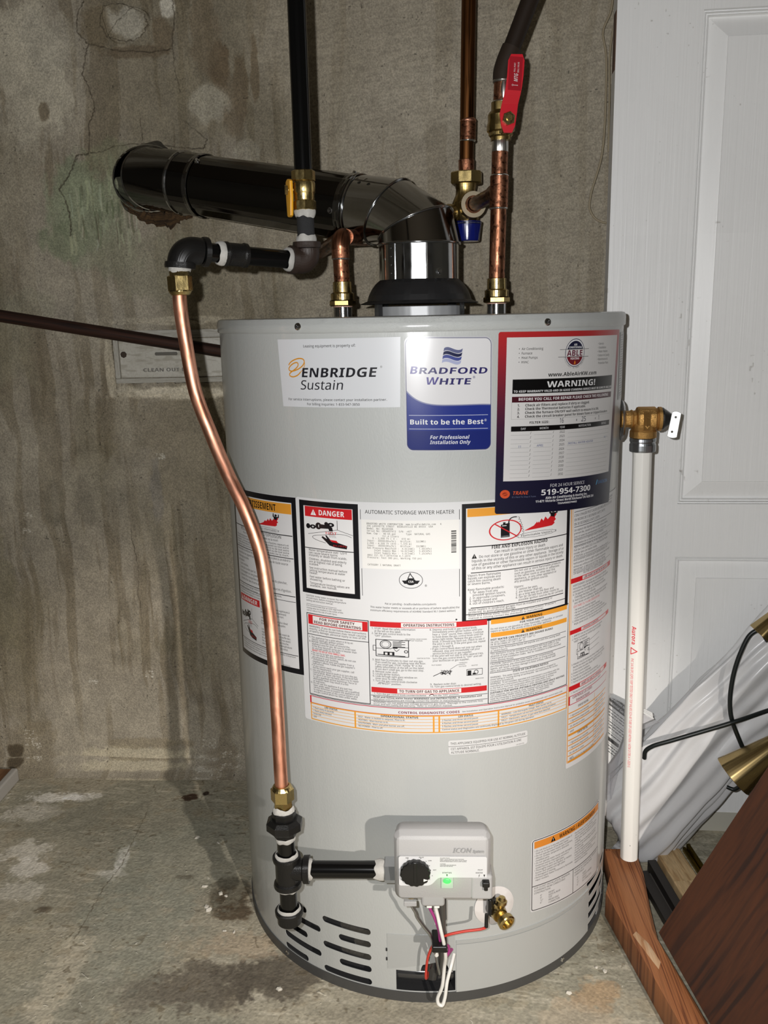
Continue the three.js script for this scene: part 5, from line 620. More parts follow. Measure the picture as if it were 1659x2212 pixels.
// ---------------------------------------------------------------- gas control
{
  const fz = 0.374, t = thing('gas_control', 'light grey gas control box with round black knob and green light', 'gas control', [0.0185, 0.2, 0.345]);
  const grey = std([0.42, 0.415, 0.41], 0.5, 0, { bumpMap: rep(grainTex, 2, 2), bumpScale: 0.0002 });
  const gb = new RoundedBoxGeometry(0.112, 0.090, 0.052, 6, 0.0098); { const p = gb.attributes.position; for (let i = 0; i < p.count; i++) { const y = p.getY(i), z = p.getZ(i); p.setZ(i, z + (z > 0 ? -0.10 * Math.max(0, y - 0.018) - 0.16 * Math.max(0, -0.02 - y) : 0)); p.setX(i, p.getX(i) * (1 - 0.06 * Math.max(0, -z) / 0.026)); } for (let i = 0; i < p.count; i++) { const y = p.getY(i); if (y > 0) p.setY(i, y - 0.34 * Math.max(0, 0.012 - p.getZ(i)) * y / 0.045); } gb.computeVertexNormals(); } gb.translate(0.0195, 0.2625, fz - 0.026);
  const body = part('body', crease(gb, 0.7), grey, t);
  part('mounting_shank', rod([0.018, 0.238, 0.2785], [0.018, 0.238, 0.33], 0.015, 32), zinc, t);
  const cast = part('casting', box(-0.032, 0.068, 0.218, 0.285, 0.316, 0.332, 0.006), std([0.3, 0.3, 0.3], 0.4, 1), t, 'cast metal back of the control'); for (const y of [0.24, 0.272]) part('bolt', lathe([[0, 0.004], [0.003, 0.004], [0.0035, 0], [0, 0]], [-0.032, y + 0.01, 0.326], [-1, 0, 0], 12), chrome, cast);
  part('inlet_hex', hex([-0.0495, 0.2355, 0.335], [1, 0, 0], 0.016, 0.0158, 0.06, 6, PI / 6 - 0.3), zinc, t); part('inlet_neck', rod([-0.036, 0.2355, 0.335], [-0.025, 0.2355, 0.335], 0.0115, 24), std([0.35, 0.35, 0.35], 0.4, 1), t);
  // printed plate, cut away at its lower right
  const s = new THREE.Shape(); const X0 = -0.031, X1 = 0.0705, Y0 = 0.2425, Y1 = 0.2805, r = 0.0025; s.moveTo(X0 + r, Y1); s.lineTo(X1 - r, Y1); s.quadraticCurveTo(X1, Y1, X1, Y1 - r); s.lineTo(X1, 0.2535); s.lineTo(0.019, 0.2535); s.bezierCurveTo(0.010, 0.2535, 0.011, 0.2428, 0.0005, 0.2425); s.lineTo(X0 + r, Y0); s.quadraticCurveTo(X0, Y0, X0, Y0 + r); s.lineTo(X0, Y1 - r); s.quadraticCurveTo(X0, Y1, X0 + r, Y1);
  const g = new THREE.ExtrudeGeometry(s, { depth: 0.0012, bevelEnabled: false, curveSegments: 10 }); g.translate(0, 0, fz - 0.0004); uvWorld(g, 0, 1, X1 - X0, Y1 - Y0, X0, Y0);
  const W = 1400, H = 524, x = canvas(W, H, '#f2f2f2'), k = (a) => (a - X0) / (X1 - X0) * W, l = (b) => (Y1 - b) / (Y1 - Y0) * H, kc = [-0.0121, 0.2624];
  for (const [s, a, q, z] of [['OFF', 118, 0, 28], ['PILOT', 68, 0, 28], ['LOW', 45, 1, 26], ['•', 22, 0, 26], ['HOT', 2, 1, 26], ['A', -22, 1, 24], ['B', -40, 1, 24], ['C', -62, 0, 24], ['VERY', 222, 0, 26]]) { const e = 0.0195, px = k(kc[0] + e * Math.cos(a * D2R)), py = l(kc[1] + e * 0.93 * Math.sin(a * D2R)); if (s !== '•') T(x, s, px + (q ? 14 : 0), py + 8, z, { b: 1, a: q ? undefined : 'c' }); if (a > -50 && a < 200) oval(x, k(kc[0] + 0.0178 * Math.cos(a * D2R)), l(kc[1] + 0.0168 * Math.sin(a * D2R)), 6, 7, '#111'); } T(x, 'HOT', k(-0.0195), l(0.2435), 26, { b: 1 });
  para(x, ['TO LIGHT PILOT:', 'PRESS / HOLD KNOB IN PILOT POSITION', 'PRESS IGNITER BUTTON UNTIL PILOT LIGHTS', 'RELEASE KNOB WHEN STATUS LIGHT BLINKS', '', 'CAUTION', 'SCALDING RISK INCREASES', 'WITH HOTTER WATER'], k(0.0165), l(0.2782), 21, 20, { mw: 640, b: 1 }); T(x, 'STATUS', k(0.0245), l(0.2588), 34, { b: 1, a: 'c', w: 150 }); poly(x, [[k(0.0235), l(0.2575)], [k(0.0255), l(0.2575)], [k(0.0245), l(0.2545)]], '#111'); T(x, 'PILOT', k(0.060), l(0.2628), 28, { b: 1 }); T(x, 'IGNITER', k(0.0575), l(0.259), 28, { b: 1 }); poly(x, [[k(0.0665), l(0.2575)], [k(0.0685), l(0.2575)], [k(0.0675), l(0.254)]], '#111'); line(x, '#111', 5, [k(0.0625), l(0.258)], [k(0.061), l(0.2562)], [k(0.0622), l(0.2562)], [k(0.0608), l(0.2542)]);
  part('face_plate', g, sticker(x, 0.4), t, 'white printed plate');
  { const mark = std([0.3, 0.298, 0.296], 0.5), word = (str, f, size, wide, px) => { const q = new TextGeometry(str, { font: f, size, depth: 0.0004, curveSegments: 4 }); q.computeBoundingBox(); q.scale(wide / q.boundingBox.max.x, 1, 1); q.applyMatrix4(new THREE.Matrix4().makeShear(0, 0, 0.22, 0, 0, 0)); q.rotateX(-0.10); q.translate(px, 0.2852, fz + 0.0001); return q; }; const b = part('name_badge', word('ICON', thin, 0.0056, 0.0205, 0.0315), mark, t, 'raised lettering on the box'); part('badge_word', word('System', font, 0.0032, 0.0125, 0.0545), mark, b); }
  { const n = 60, pr = [], st = new THREE.Shape(); for (let i = 0; i < n; i++) { const a = i / n * 2 * PI, rk = 0.0166 + 0.0006 * Math.sin(a * 16); i ? st.lineTo(rk * Math.cos(a), rk * Math.sin(a)) : st.moveTo(rk, 0); } const kg = new THREE.ExtrudeGeometry(st, { depth: 0.0065, bevelEnabled: true, bevelSize: 0.0012, bevelThickness: 0.0012, bevelSegments: 3 }); kg.scale(0.96, 0.88, 1); kg.translate(kc[0], kc[1] - 0.001, fz); const kn = part('knob', crease(kg, 0.6), blackPlastic, t, 'round black ridged knob'); const gr = box(kc[0] - 0.002, kc[0] + 0.002, kc[1] - 0.012, kc[1] + 0.0145, fz + 0.006, fz + 0.0082, 0.0008); part('grip', gr, blackPlastic, kn); const tri = new THREE.Shape(); tri.moveTo(0.0095, -0.0095); tri.lineTo(0.0145, -0.0076); tri.lineTo(0.0095, -0.0062); tri.closePath(); const tg = new THREE.ExtrudeGeometry(tri, { depth: 0.0006, bevelEnabled: false }); tg.translate(kc[0], kc[1], fz + 0.0077); part('pointer', tg, whitePlastic, kn); }
  { const led = std([0.05, 0.5, 0.08], 0.3); led.emissive = new THREE.Color(0.08, 1, 0.14); led.emissiveIntensity = 0.9; const lg = new THREE.SphereGeometry(0.0042, 24, 16); lg.scale(1.1, 0.8, 0.35); lg.translate(0.0247, 0.249, fz + 0.0012); part('status_light', lg, led, t, 'glowing green status light'); const li = new THREE.PointLight(0x30ff50, 0.00022, 0, 2); li.name = 'status_glow'; li.position.set(0.0247 - 0.0185, 0.248 - 0.2, fz + 0.008 - 0.345); li.castShadow = true; li.shadow.radius = 0.15; t.add(li); part('light_recess', box(0.0175, 0.032, 0.2375, 0.2535, fz - 0.003, fz - 0.0006, 0.001), std([0.42, 0.45, 0.42], 0.3), t); }
  { const ib = part('igniter_button', box(0.065, 0.0735, 0.2435, 0.250, fz - 0.003, fz + 0.006, 0.0015), blackPlastic, t); part('button_lip', box(0.067, 0.0715, 0.2385, 0.2445, fz - 0.002, fz + 0.005, 0.0012), blackPlastic, ib); part('button_guard', box(0.0515, 0.0775, 0.222, 0.2545, fz - 0.030, fz - 0.0012, 0.004), grey, t); }
  // connectors and lines under the box
  part('connector_bay', box(-0.006, 0.022, 0.2105, 0.228, fz - 0.028, fz - 0.0035, 0.004), std([0.35, 0.345, 0.34], 0.5), t); for (const a of [0.0005, 0.0095]) part('wire_plug', box(a, a + 0.0065, 0.199, 0.2185, 0.343, 0.357, 0.001), whitePlastic, t, 'white wire plug');
  part('pilot_nut', hex([-0.018, 0.2155, 0.344], [0, -1, 0], 0.010, 0.0065), brass, t); part('tab', box(-0.026, -0.011, 0.2135, 0.220, fz - 0.006, fz - 0.0005, 0.001), grey, t);
  part('burner_tube', tube([[0.0185, 0.222, 0.335], [0.0185, 0.2, 0.333], [0.019, 0.165, 0.325], [0.0195, 0.127, 0.314], [0.0195, 0.09, 0.302], [0.0185, 0.06, 0.29], [0.016, 0.042, 0.275]], 0.0052, 120, 16), std([0.16, 0.16, 0.155], 0.4, 0.8), t, 'grey metal burner tube');
  { const g2 = []; for (let i = 0; i < 26; i++) { const tg = new THREE.TorusGeometry(0.0053, 0.0007, 6, 18); tg.rotateX(PI / 2); tg.translate(0.0186 + 0.0001 * i / 3, 0.205 - i * 0.0019, 0.3335 - i * 0.00052); g2.push(tg); } const m = part('tube_ribs', merge(g2), std([0.14, 0.14, 0.135], 0.4, 0.8), t); m.userData.kind = 'stuff'; }
  part('pilot_tube', tube([[-0.018, 0.21, 0.344], [-0.0182, 0.194, 0.343], [-0.0133, 0.1814, 0.341], [-0.0117, 0.1737, 0.339], [-0.004, 0.1585, 0.336], [0.0049, 0.1427, 0.333], [0.011, 0.105, 0.318], [0.0138, 0.0767, 0.304], [0.0166, 0.0525, 0.292], [0.017, 0.04, 0.27]], 0.0018, 120, 10), zinc, t, 'thin bent metal pilot tube');
  part('white_wire', tube([[0.0127, 0.205, 0.35], [0.0115, 0.192, 0.345], [0.0137, 0.1784, 0.342], [0.018, 0.155, 0.341], [0.0215, 0.133, 0.336], [0.0235, 0.11, 0.329], [0.0223, 0.0893, 0.32], [0.0192, 0.0551, 0.316], [0.0133, 0.0334, 0.313], [0.0150, 0.0258, 0.313], [0.0190, 0.0242, 0.313], [0.0225, 0.034, 0.312], [0.0258, 0.0578, 0.31], [0.031, 0.076, 0.305], [0.0353, 0.0835, 0.292]], 0.0023, 160, 10), whitePlastic, t, 'looping white wire');
  part('purple_wire', tube([[0.0037, 0.205, 0.35], [0.0032, 0.1919, 0.342], [0.0098, 0.1726, 0.338], [0.0155, 0.15, 0.334], [0.0169, 0.1341, 0.331], [0.0215, 0.123, 0.322], [0.0275, 0.114, 0.316], [0.0282, 0.1063, 0.315], [0.0243, 0.0981, 0.314], [0.027, 0.094, 0.306], [0.0325, 0.0905, 0.292]], 0.0019, 140, 10), std([0.36, 0.04, 0.2], 0.4), t, 'purple wire');
  part('red_wire', tube([[0.0745, 0.154, 0.321], [0.0741, 0.1474, 0.322], [0.0695, 0.1447, 0.322], [0.0455, 0.1405, 0.322], [0.0246, 0.1346, 0.322], [0.0125, 0.123, 0.318], [0.0086, 0.1148, 0.314], [0.0022, 0.0957, 0.310], [-0.0006, 0.075, 0.307], [-0.0014, 0.0574, 0.304], [0.0005, 0.0486, 0.292], [0.001, 0.045, 0.28]], 0.0017, 140, 10), std([0.55, 0.045, 0.03], 0.4), t, 'red wire');
  part('cable_tie', box(0.0065, 0.0255, 0.1245, 0.1335, 0.3085, 0.3415, 0.002), blackPlastic, t, 'black tie around the wires'); part('wire_sleeve', rod([0.0092, 0.118, 0.3205], [0.0125, 0.1015, 0.3165], 0.0028, 12), whitePlastic, t); part('wire_sleeve', rod([0.0742, 0.147, 0.322], [0.0748, 0.164, 0.32], 0.0024, 12), blackPlastic, t);
}
{
  const t = thing('drain_valve', 'brass drain valve on a translucent white disc low on the heater', 'valve', [0.088, 0.137, 0.275]), a = 18.4 * D2R, n = [Math.sin(a), 0, Math.cos(a)], at = (s, dx = 0, dy = 0) => [n[0] * s + dx * Math.cos(a), 0.1365 + dy, n[2] * s - dx * Math.sin(a)];
  part('escutcheon', lathe([[0.008, 0.0035], [0.014, 0.0035], [0.024, 0.0018], [0.0275, 0], [0.0265, -0.001], [0.008, -0.001]], at(0.2808), n, 48, 0.8), std([0.68, 0.65, 0.63], 0.4), t, 'pale disc behind the drain valve');
  const b = part('body', lathe([[0.005, 0], [0.0075, 0.001], [0.0075, 0.010], [0.0095, 0.013], [0.0105, 0.019], [0.0095, 0.025], [0, 0.027]], at(0.281, -0.002, 0.003), n, 32, 0.8), brass, t);
  part('sensor_collar', lathe([[0.0075, 0], [0.0125, 0.001], [0.0125, 0.0065], [0.0075, 0.0075]], at(0.2855, -0.002, 0.003), n, 30), blackPlastic, t, 'black sensor collar'); { const g = new RoundedBoxGeometry(0.006, 0.024, 0.010, 3, 0.0025); g.rotateY(a); const p = at(0.297, -0.0135, 0.014); g.translate(...p); part('sensor_clip', g, blackPlastic, t, 'black wire clip'); }
  part('spout', lathe([[0.0065, 0], [0.0072, 0.003], [0.0082, 0.008], [0.0108, 0.011], [0.0112, 0.017], [0.0098, 0.0185], [0.0075, 0.0186], [0.0068, 0.014], [0, 0.0135]], at(0.299, 0.0, 0.002), [n[0] + 0.2, -0.25, n[2]], 36, 0.5), brass, b); part('stem', lathe([[0.0055, 0], [0.0055, 0.009], [0.0072, 0.0105], [0.0072, 0.0145], [0.0055, 0.0155], [0.004, 0.019], [0, 0.0195]], at(0.298, 0.0, 0.005), [0.18, 1, -0.05], 28), brass, b);
}

// ---------------------------------------------------------------- relief valve and its discharge pipe
{
  const y = 0.7405, z = 0.03, t = thing('relief_valve', 'bronze relief valve with a silver test lever on the heater side', 'valve', [0.285, 0.72, 0.03]), ax = [1, 0, 0.06];
  part('escutcheon', lathe([[0.010, 0.004], [0.016, 0.0045], [0.0255, 0.0028], [0.0288, 0], [0.028, -0.0012], [0.0245, 0.0012], [0.01, 0.0015]], [0.2815, y - 0.001, z], ax, 48, 0.8), std([0.5, 0.5, 0.51], 0.2, 0.9), t, 'shiny round cover plate');
  const b = part('body', lathe([[0, 0], [0.0118, 0], [0.0118, 0.012], [0.0132, 0.0145], [0.0118, 0.017], [0.0122, 0.020], [0.0165, 0.022], [0.0172, 0.024], [0.0172, 0.046], [0.0155, 0.048], [0.0145, 0.0495], [0.0168, 0.051], [0.0168, 0.055], [0, 0.055]], [0.281, y, z], ax, 40), bronze, t);
  part('outlet', lathe([[0.0155, 0], [0.0168, 0.008], [0.0175, 0.013], [0.0165, 0.0165], [0.0185, 0.019], [0.0185, 0.0275], [0.012, 0.0285]], [0.3125, y + 0.002, z + 0.002], [0, -1, 0], 36), bronze, b);
  const pl = part('plaque', box(0.3085, 0.3185, y - 0.0145, y + 0.0125, z + 0.0165, z + 0.0195, 0.001), bronze, t); part('arrow', box(0.3125, 0.3147, y - 0.009, y + 0.003, z + 0.0195, z + 0.0202), bronze, pl); part('arrow', lathe([[0.0024, 0], [0.0034, 0.0005], [0.0024, 0.001]], [0.3136, y + 0.0065, z + 0.0193], [0, 0, 1], 20), bronze, pl); { const s = new THREE.Shape(); s.moveTo(-0.0035, 0); s.lineTo(0.0035, 0); s.lineTo(0, -0.0045); s.closePath(); const g = new THREE.ExtrudeGeometry(s, { depth: 0.0008, bevelEnabled: false }); g.translate(0.3136, y - 0.0075, z + 0.0193); part('arrow', g, bronze, pl); }
  part('spring_cap', lathe([[0.0158, 0], [0.0158, 0.003], [0.0045, 0.0175], [0.004, 0.020], [0, 0.020]], [0.3355, y, z + 0.003], ax, 36), std([0.05, 0.048, 0.045], 0.4, 0.7), t, 'dark cone under the lever');
  { const s = new THREE.Shape(); s.moveTo(-0.005, 0.013); s.quadraticCurveTo(0, 0.0165, 0.0065, 0.013); s.lineTo(0.006, -0.020); s.quadraticCurveTo(0, -0.0235, -0.0065, -0.020); s.closePath(); for (const [hx, hy] of [[0.0005, 0.007], [-0.0012, -0.0135]]) { const h = new THREE.Path(); h.absarc(hx, hy, 0.0016, 0, 2 * PI, true); s.holes.push(h); } const g = new THREE.ExtrudeGeometry(s, { depth: 0.0016, bevelEnabled: true, bevelSize: 0.0004, bevelThickness: 0.0004, bevelSegments: 1 }); g.rotateZ(-0.12); g.rotateX(-0.12); g.rotateY(-0.22); g.translate(0.3525, y - 0.004, z + 0.012); part('test_lever', crease(g, 0.5), std([0.7, 0.71, 0.7], 0.5, 0.6), t, 'silver test lever'); part('lever_pin', rod([0.352, y, z + 0.004], [0.3565, y, z + 0.013], 0.0025, 12), zinc, t); }
}
{
  const t = thing('discharge_pipe', 'straight white plastic discharge pipe hanging beside the heater', 'pipe', [0.3195, 0.05, 0.032]);
  const a = [0.3124, 0.716, 0.032], b = [0.3197, 0.05, 0.032], W = 256, H = 2048, x = canvas(W, H, '#f1efe9');
  const s = (str, y, size, o) => T(x, str, o?.x ?? 98, y, size, { rot: PI / 2, c: '#e23a44', ...o });
  x.save(); x.scale(1, 1); s('Aurora', 820, 26, { b: 1, w: 90 }); poly(x, [[96, 926], [124, 942], [96, 958]], null, '#e23a44', 4); s('PVC 3/4 IN IPC (QPI) 100P TESTED ONLY TOP VALVES SCH 40 TUBE OF USED WITHIN / ASTM D1785 A 1-2020 G', 978, 17, { w: 560 }); x.restore(); rect(x, '#777', 120, 1955, 3, 5); rect(x, '#8a8a84', 150, 1900, 2, 3);
  const cut = rod(a, b, 0.01335, 40); const p = new THREE.CylinderGeometry(0.01335, 0.01335, 1, 48, 1, true); const d = v3(b).sub(v3(a)), L = d.length();
  const g = new THREE.LatheGeometry([[0.0112, 0], [0.0128, 0], [0.01335, 0.0005], [0.01335, L - 0.02], [0.0112, L - 0.02], [0.0112, 0]].map((q) => new THREE.Vector2(...q)), 48, PI * 0.5); put(g, v3(b), d.clone().negate());
  { const pos = g.attributes.position, uv = new Float32Array(pos.count * 2); for (let i = 0; i < pos.count; i++) { const an = Math.atan2(pos.getZ(i) - 0.032, pos.getX(i) - mix(b[0], a[0], (pos.getY(i) - b[1]) / L)); uv[2 * i] = 1 - ((an / (2 * PI) + 1.25 - 0.0) % 1); uv[2 * i + 1] = (pos.getY(i) - b[1]) / (L - 0.02); } g.setAttribute('uv', new THREE.BufferAttribute(uv, 2)); }
  part('pipe', crease(g, 0.5), std([1, 1, 1], 0.4, 0, { map: tex(x, THREE.ClampToEdgeWrapping) }), t);
  const ad = part('adapter', lathe([[0.0125, 0], [0.0178, 0.0005], [0.0182, 0.003], [0.0182, 0.010], [0.0172, 0.012], [0.0172, 0.0135], [0.0182, 0.015], [0.0182, 0.019], [0.0165, 0.021], [0.0125, 0.021]], [0.3127, 0.6945, 0.032], [-0.01, 1, 0], 40), zinc, t, 'grey metal threaded adapter'); for (let i = 0; i < 5; i++) { const tg = new THREE.TorusGeometry(0.0158, 0.0009, 8, 40); tg.rotateX(PI / 2); tg.translate(0.3124, 0.7145 - i * 0.0006 + 0.0006 * i * 0 - 0, 0.032); if (i === 0) part('thread', tg, zinc, ad); }
}

// ---------------------------------------------------------------- water pipes above the heater
const r34 = 0.0111;
const joint = (a, dir, r, w, m, p, name = 'solder_ring') => band(a, dir, r, w, m ?? solder, p, name);
function nippleAt(t, x, z, h) {
  part('nipple', rod([x, 0.8887, z], [x, 0.903, z], 0.0133), galv, t, 'galvanised nipple'); part('washer', lathe([[0.011, 0], [0.0138, 0], [0.0138, 0.002], [0.011, 0.002]], [x, 0.9022, z], [0, 1, 0], 28), std([0.6, 0.36, 0.28], 0.6), t);
  const b = part('adapter_nut', hex([x, 0.9035, z], [0, 1, 0], 0.0085, 0.0185, 0.1, 6, 0.5), brassDull, t); part('adapter_collar', lathe([[0.0165, 0], [0.0168, 0.0085], [0.0135, 0.0105], [0.0132, 0.0245], [0.011, 0.0255]], [x, 0.912, z], [0, 1, 0], 32), brass, b);
}
{
  const x = -0.1085, z = 0, t = thing('cold_water_pipe', 'copper water pipe with a brass adapter rising left of the vent', 'pipe', [x, 0.886, z]); nippleAt(t, x, z);
  part('riser', rod([x, 0.935, z], [x - 0.0015, 0.985, z], r34), copperOld, t); part('fitting', lathe([[0.011, 0], [0.0125, 0], [0.0125, 0.016], [0.011, 0.016]], [x - 0.001, 0.969, z], [0, 1, 0], 32), copperOld, t); joint([x - 0.001, 0.9665, z], [0, 1, 0], 0.0121, 0.003, null, t);
  part('elbow', elbowFit([x - 0.0015, 0.98, z], [x - 0.0015, 0.9985, z], [x + 0.004, 0.9985, z - 0.024], 0.0123), copperOld, t);
  part('crossover', rod([x + 0.006, 0.9985, z - 0.014], [-0.076, 1.0105, -0.2], r34), copperOld, t); part('wall_run', rod([x - 0.002, 0.996, z - 0.012], [-0.1725, 0.998, -0.305], 0.0105), copperDark, t); part('crossover', rod([-0.078, 1.0103, -0.196], [0.048, 1.0475, -0.2], r34), copperOld, t);
}
{
  const x = 0.1085, z = 0, t = thing('hot_water_pipe', 'tarnished copper water pipe rising to a red handled valve', 'pipe', [x, 0.886, z]); nippleAt(t, x, z);
  part('riser', rod([x, 0.935, z], [0.1105, 1.035, z], r34), copperOld, t);
  const tee = part('tee', rod([0.1104, 1.031, z], [0.1112, 1.072, z], 0.0126), copperOld, t, 'copper tee'); joint([0.1104, 1.0285, z], [0, 1, 0], 0.0122, 0.003, null, t); joint([0.1112, 1.0705, z], [0, 1, 0], 0.0122, 0.0035, null, t);
  part('branch', rod([0.1108, 1.0525, z - 0.004], [0.0865, 1.0552, -0.168], 0.0105), copperDark, t); part('branch_socket', rod([0.1105, 1.0528, -0.006], [0.1065, 1.0533, -0.034], 0.0124), copperDark, tee);
  part('upper_pipe', rod([0.1112, 1.072, z], [0.112, 1.125, z], r34), copperOld, t); part('tinned_end', lathe([[0.011, 0], [0.0114, 0.001], [0.0114, 0.015], [0.011, 0.016]], [0.1118, 1.1025, z], [0, 1, 0], 28), solder, t);
}
{
  const t = thing('ball_valve', 'brass water shut-off valve with a red lever above the copper pipe', 'valve', [0.1125, 1.117, 0]), x = 0.1125, z = 0;
  const b = part('body', lathe([[0, 0], [0.0135, 0], [0.0138, 0.004], [0.0155, 0.006], [0.0155, 0.010], [0.0188, 0.012], [0.0192, 0.018], [0.0175, 0.024], [0.0178, 0.032], [0.0155, 0.036], [0.0132, 0.038], [0.0132, 0.048], [0, 0.048]], [x, 1.117, z], [0, 1, 0], 40), brassDull, t); part('hex_end', hex([x, 1.1225, z], [0, 1, 0], 0.006, 0.0165, 0.08, 8), brass, b);
  part('stem', rod([x + 0.002, 1.1375, 0.012], [x + 0.0065, 1.1375, 0.036], 0.0055, 20), brassDull, t); part('stem_nut', hex([x + 0.0062, 1.1375, 0.0345], [0.18, 0, 1], 0.006, 0.0088), brass, t); part('stem_tip', rod([x + 0.0072, 1.1375, 0.038], [x + 0.0078, 1.1375, 0.0425], 0.0038, 16), brassDull, t);
  // bent lever: a strip that steps outward
  const prof = [[0, -0.0165, 0.031], [0, -0.008, 0.033], [0, 0.006, 0.033], [0.002, 0.018, 0.033], [0.0045, 0.028, 0.0375], [0.006, 0.036, 0.0405], [0.0078, 0.05, 0.041], [0.009, 0.068, 0.041], [0.0095, 0.0755, 0.041]], hw = [0.0055, 0.0095, 0.0115, 0.011, 0.0108, 0.0108, 0.0108, 0.0108, 0.0075], P = [], I = [], U = [];
  prof.forEach(([dx, dy, pz], i) => { for (const [sx, dz] of [[-1, 0.0016], [1, 0.0016], [1, -0.0016], [-1, -0.0016]]) { P.push(x + 0.0065 + dx + sx * hw[i] * 0.985, 1.1375 + dy, pz + dz + sx * hw[i] * -0.17); U.push(sx * 0.5 + 0.5, dy); } });
  for (let i = 0; i < prof.length - 1; i++) for (let k = 0; k < 4; k++) { const a = i * 4 + k, b2 = i * 4 + (k + 1) % 4; I.push(a, b2, a + 4, b2, b2 + 4, a + 4); } const n = (prof.length - 1) * 4; I.push(0, 2, 1, 0, 3, 2, n, n + 1, n + 2, n, n + 2, n + 3);
  let g = new THREE.BufferGeometry(); g.setAttribute('position', new THREE.Float32BufferAttribute(P, 3)); g.setAttribute('uv', new THREE.Float32BufferAttribute(U, 2)); g.setIndex(I); g = g.toNonIndexed(); g.computeVertexNormals();
  const lv = part('lever', g, redVinyl, t, 'red lever with white print');
  { const cx = canvas(180, 440, '#bd1a2b'); T(cx, 'FULL PORT', 88, 200, 30, { rot: -PI / 2, c: '#f2dcdc', b: 1, w: 120 }); T(cx, 'BALL VALVE', 136, 206, 30, { rot: -PI / 2, c: '#f2dcdc', b: 1, w: 140 }); T(cx, 'MTG', 128, 330, 74, { rot: -PI / 2, it: 1, c: '#f6ecec', b: 1, w: 110 }); line(cx, '#f2dcdc', 8, [66, 372], [128, 372]); oval(cx, 62, 372, 10, 10, null, '#f2dcdc', 5); oval(cx, 128, 372, 7, 7, '#f2dcdc'); const q = new THREE.PlaneGeometry(0.0175, 0.040); q.rotateZ(-0.06); q.rotateY(0.17); q.translate(x + 0.0065 + 0.0078, 1.1375 + 0.0525, 0.0427 + 0.0003); part('print', q, sticker(cx, 0.35), lv); }
  part('upper_pipe', rod([x + 0.0005, 1.163, z], [x + 0.002, 1.205, z], r34), copperOld, t); const sp = new THREE.SphereGeometry(0.006, 16, 12); sp.scale(0.8, 2.4, 0.5); sp.translate(x + 0.003, 1.18, z + 0.0095); part('solder_drip', sp, solder, t); joint([x + 0.0005, 1.163, z], [0, 1, 0], 0.0126, 0.004, null, t);
}
{
  const t = thing('angled_water_pipe', 'dark brown pipe leaving the red handled valve at an angle', 'pipe', [0.1145, 1.2, 0]); part('elbow', tube([[0.1143, 1.192, 0], [0.115, 1.203, 0], [0.119, 1.216, 0], [0.126, 1.232, 0]], 0.0132, 30, 24), std([0.03, 0.02, 0.014], 0.6, 0, { specularIntensity: 0.4 }), t); joint([0.1143, 1.1895, 0], [0, 1, 0], 0.0132, 0.004, null, t); part('pipe', rod([0.122, 1.222, 0], [0.52, 2.2, 0.02], 0.0115), std([0.02, 0.013, 0.009], 0.6, 0, { specularIntensity: 0.35 }), t);
}
{
  const x = 0.0755, z = -0.2, t = thing('mixing_valve', 'brass mixing valve with a dark blue cap behind the vent elbow', 'valve', [x, 1.0, z]);
  const b = part('body', lathe([[0, 0], [0.016, 0], [0.0205, 0.006], [0.022, 0.018], [0.0215, 0.03], [0.0165, 0.042], [0.0155, 0.05], [0.0165, 0.054], [0.0165, 0.064], [0.0195, 0.066], [0, 0.067]], [x, 1.031, z], [0, 1, 0], 40, 0.7), brassDull, t);
  part('union_nut', hex([x + 0.001, 1.0895, z], [0, 1, 0], 0.0185, 0.0255, 0.08, 8, 0.25), brass, t);
  part('side_port', lathe([[0.012, 0], [0.017, 0.002], [0.0205, 0.012], [0.0208, 0.024], [0.0195, 0.0265], [0.0135, 0.0265], [0.0132, 0.022]], [0.0805, 1.0535, z + 0.010], [0.2, 0.05, 0.98], 8, 0.4), brassDull, b); part('port_face', lathe([[0.0135, 0], [0.0198, 0], [0.0198, 0.0008], [0.0135, 0.0008]], [0.0858, 1.0548, z + 0.0362], [0.2, 0.05, 0.98], 36), std([0.55, 0.47, 0.33], 0.5, 0.6), b, 'pale brass union face'); part('port_collar', lathe([[0.0112, 0], [0.0133, 0], [0.0133, 0.006], [0.0112, 0.0085]], [0.0855, 1.0547, z + 0.031], [0.2, 0.05, 0.98], 30), copperNew, t);
  part('left_port', lathe([[0.013, 0], [0.0145, 0.016], [0.0135, 0.02], [0, 0.02]], [x - 0.012, 1.047, z + 0.004], [-1, -0.1, 0.1], 28), brassDull, b);
  part('adjusting_cap', lathe([[0, -0.03], [0.0185, -0.03], [0.0198, -0.0285], [0.0228, -0.003], [0.0228, 0], [0.0205, 0.0012], [0, 0.0012]], [x + 0.0025, 1.0325, z], [0, 1, 0], 48), blueCap, t, 'dark blue plastic cap');
  { const cx = canvas(1024, 40, '#0a1040'); for (const o of [0, 512]) T(cx, 'MAX CW-MIN CCW   ADJUST', o + 20, 28, 24, { c: '#9aa0c8', w: 440 }); const g = new THREE.CylinderGeometry(0.02305, 0.02285, 0.0035, 48, 1, true); g.translate(x + 0.0025, 1.0297, z); part('cap_print', g, sticker(cx, 0.3), t); }
}
{
  const t = thing('tempered_water_pipe', 'brown copper pipe rising from the brass mixing valve', 'pipe', [0.077, 1.108, -0.2]); part('tail_piece', lathe([[0.010, 0], [0.0123, 0], [0.0125, 0.018], [0.011, 0.019]], [0.0765, 1.1075, -0.2], [0, 1, 0], 30), copperOld, t); part('pipe', rod([0.0765, 1.12, -0.2], [0.0935, 2.2, -0.2], r34), copperDark, t); part('coupling', rod([0.0785, 1.1545, -0.2], [0.079, 1.181, -0.2], 0.0124), copperOld, t); joint([0.0785, 1.152, -0.2], [0, 1, 0], 0.0122, 0.004, null, t); joint([0.079, 1.18, -0.2], [0, 1, 0], 0.0122, 0.006, copperNew, t);
}
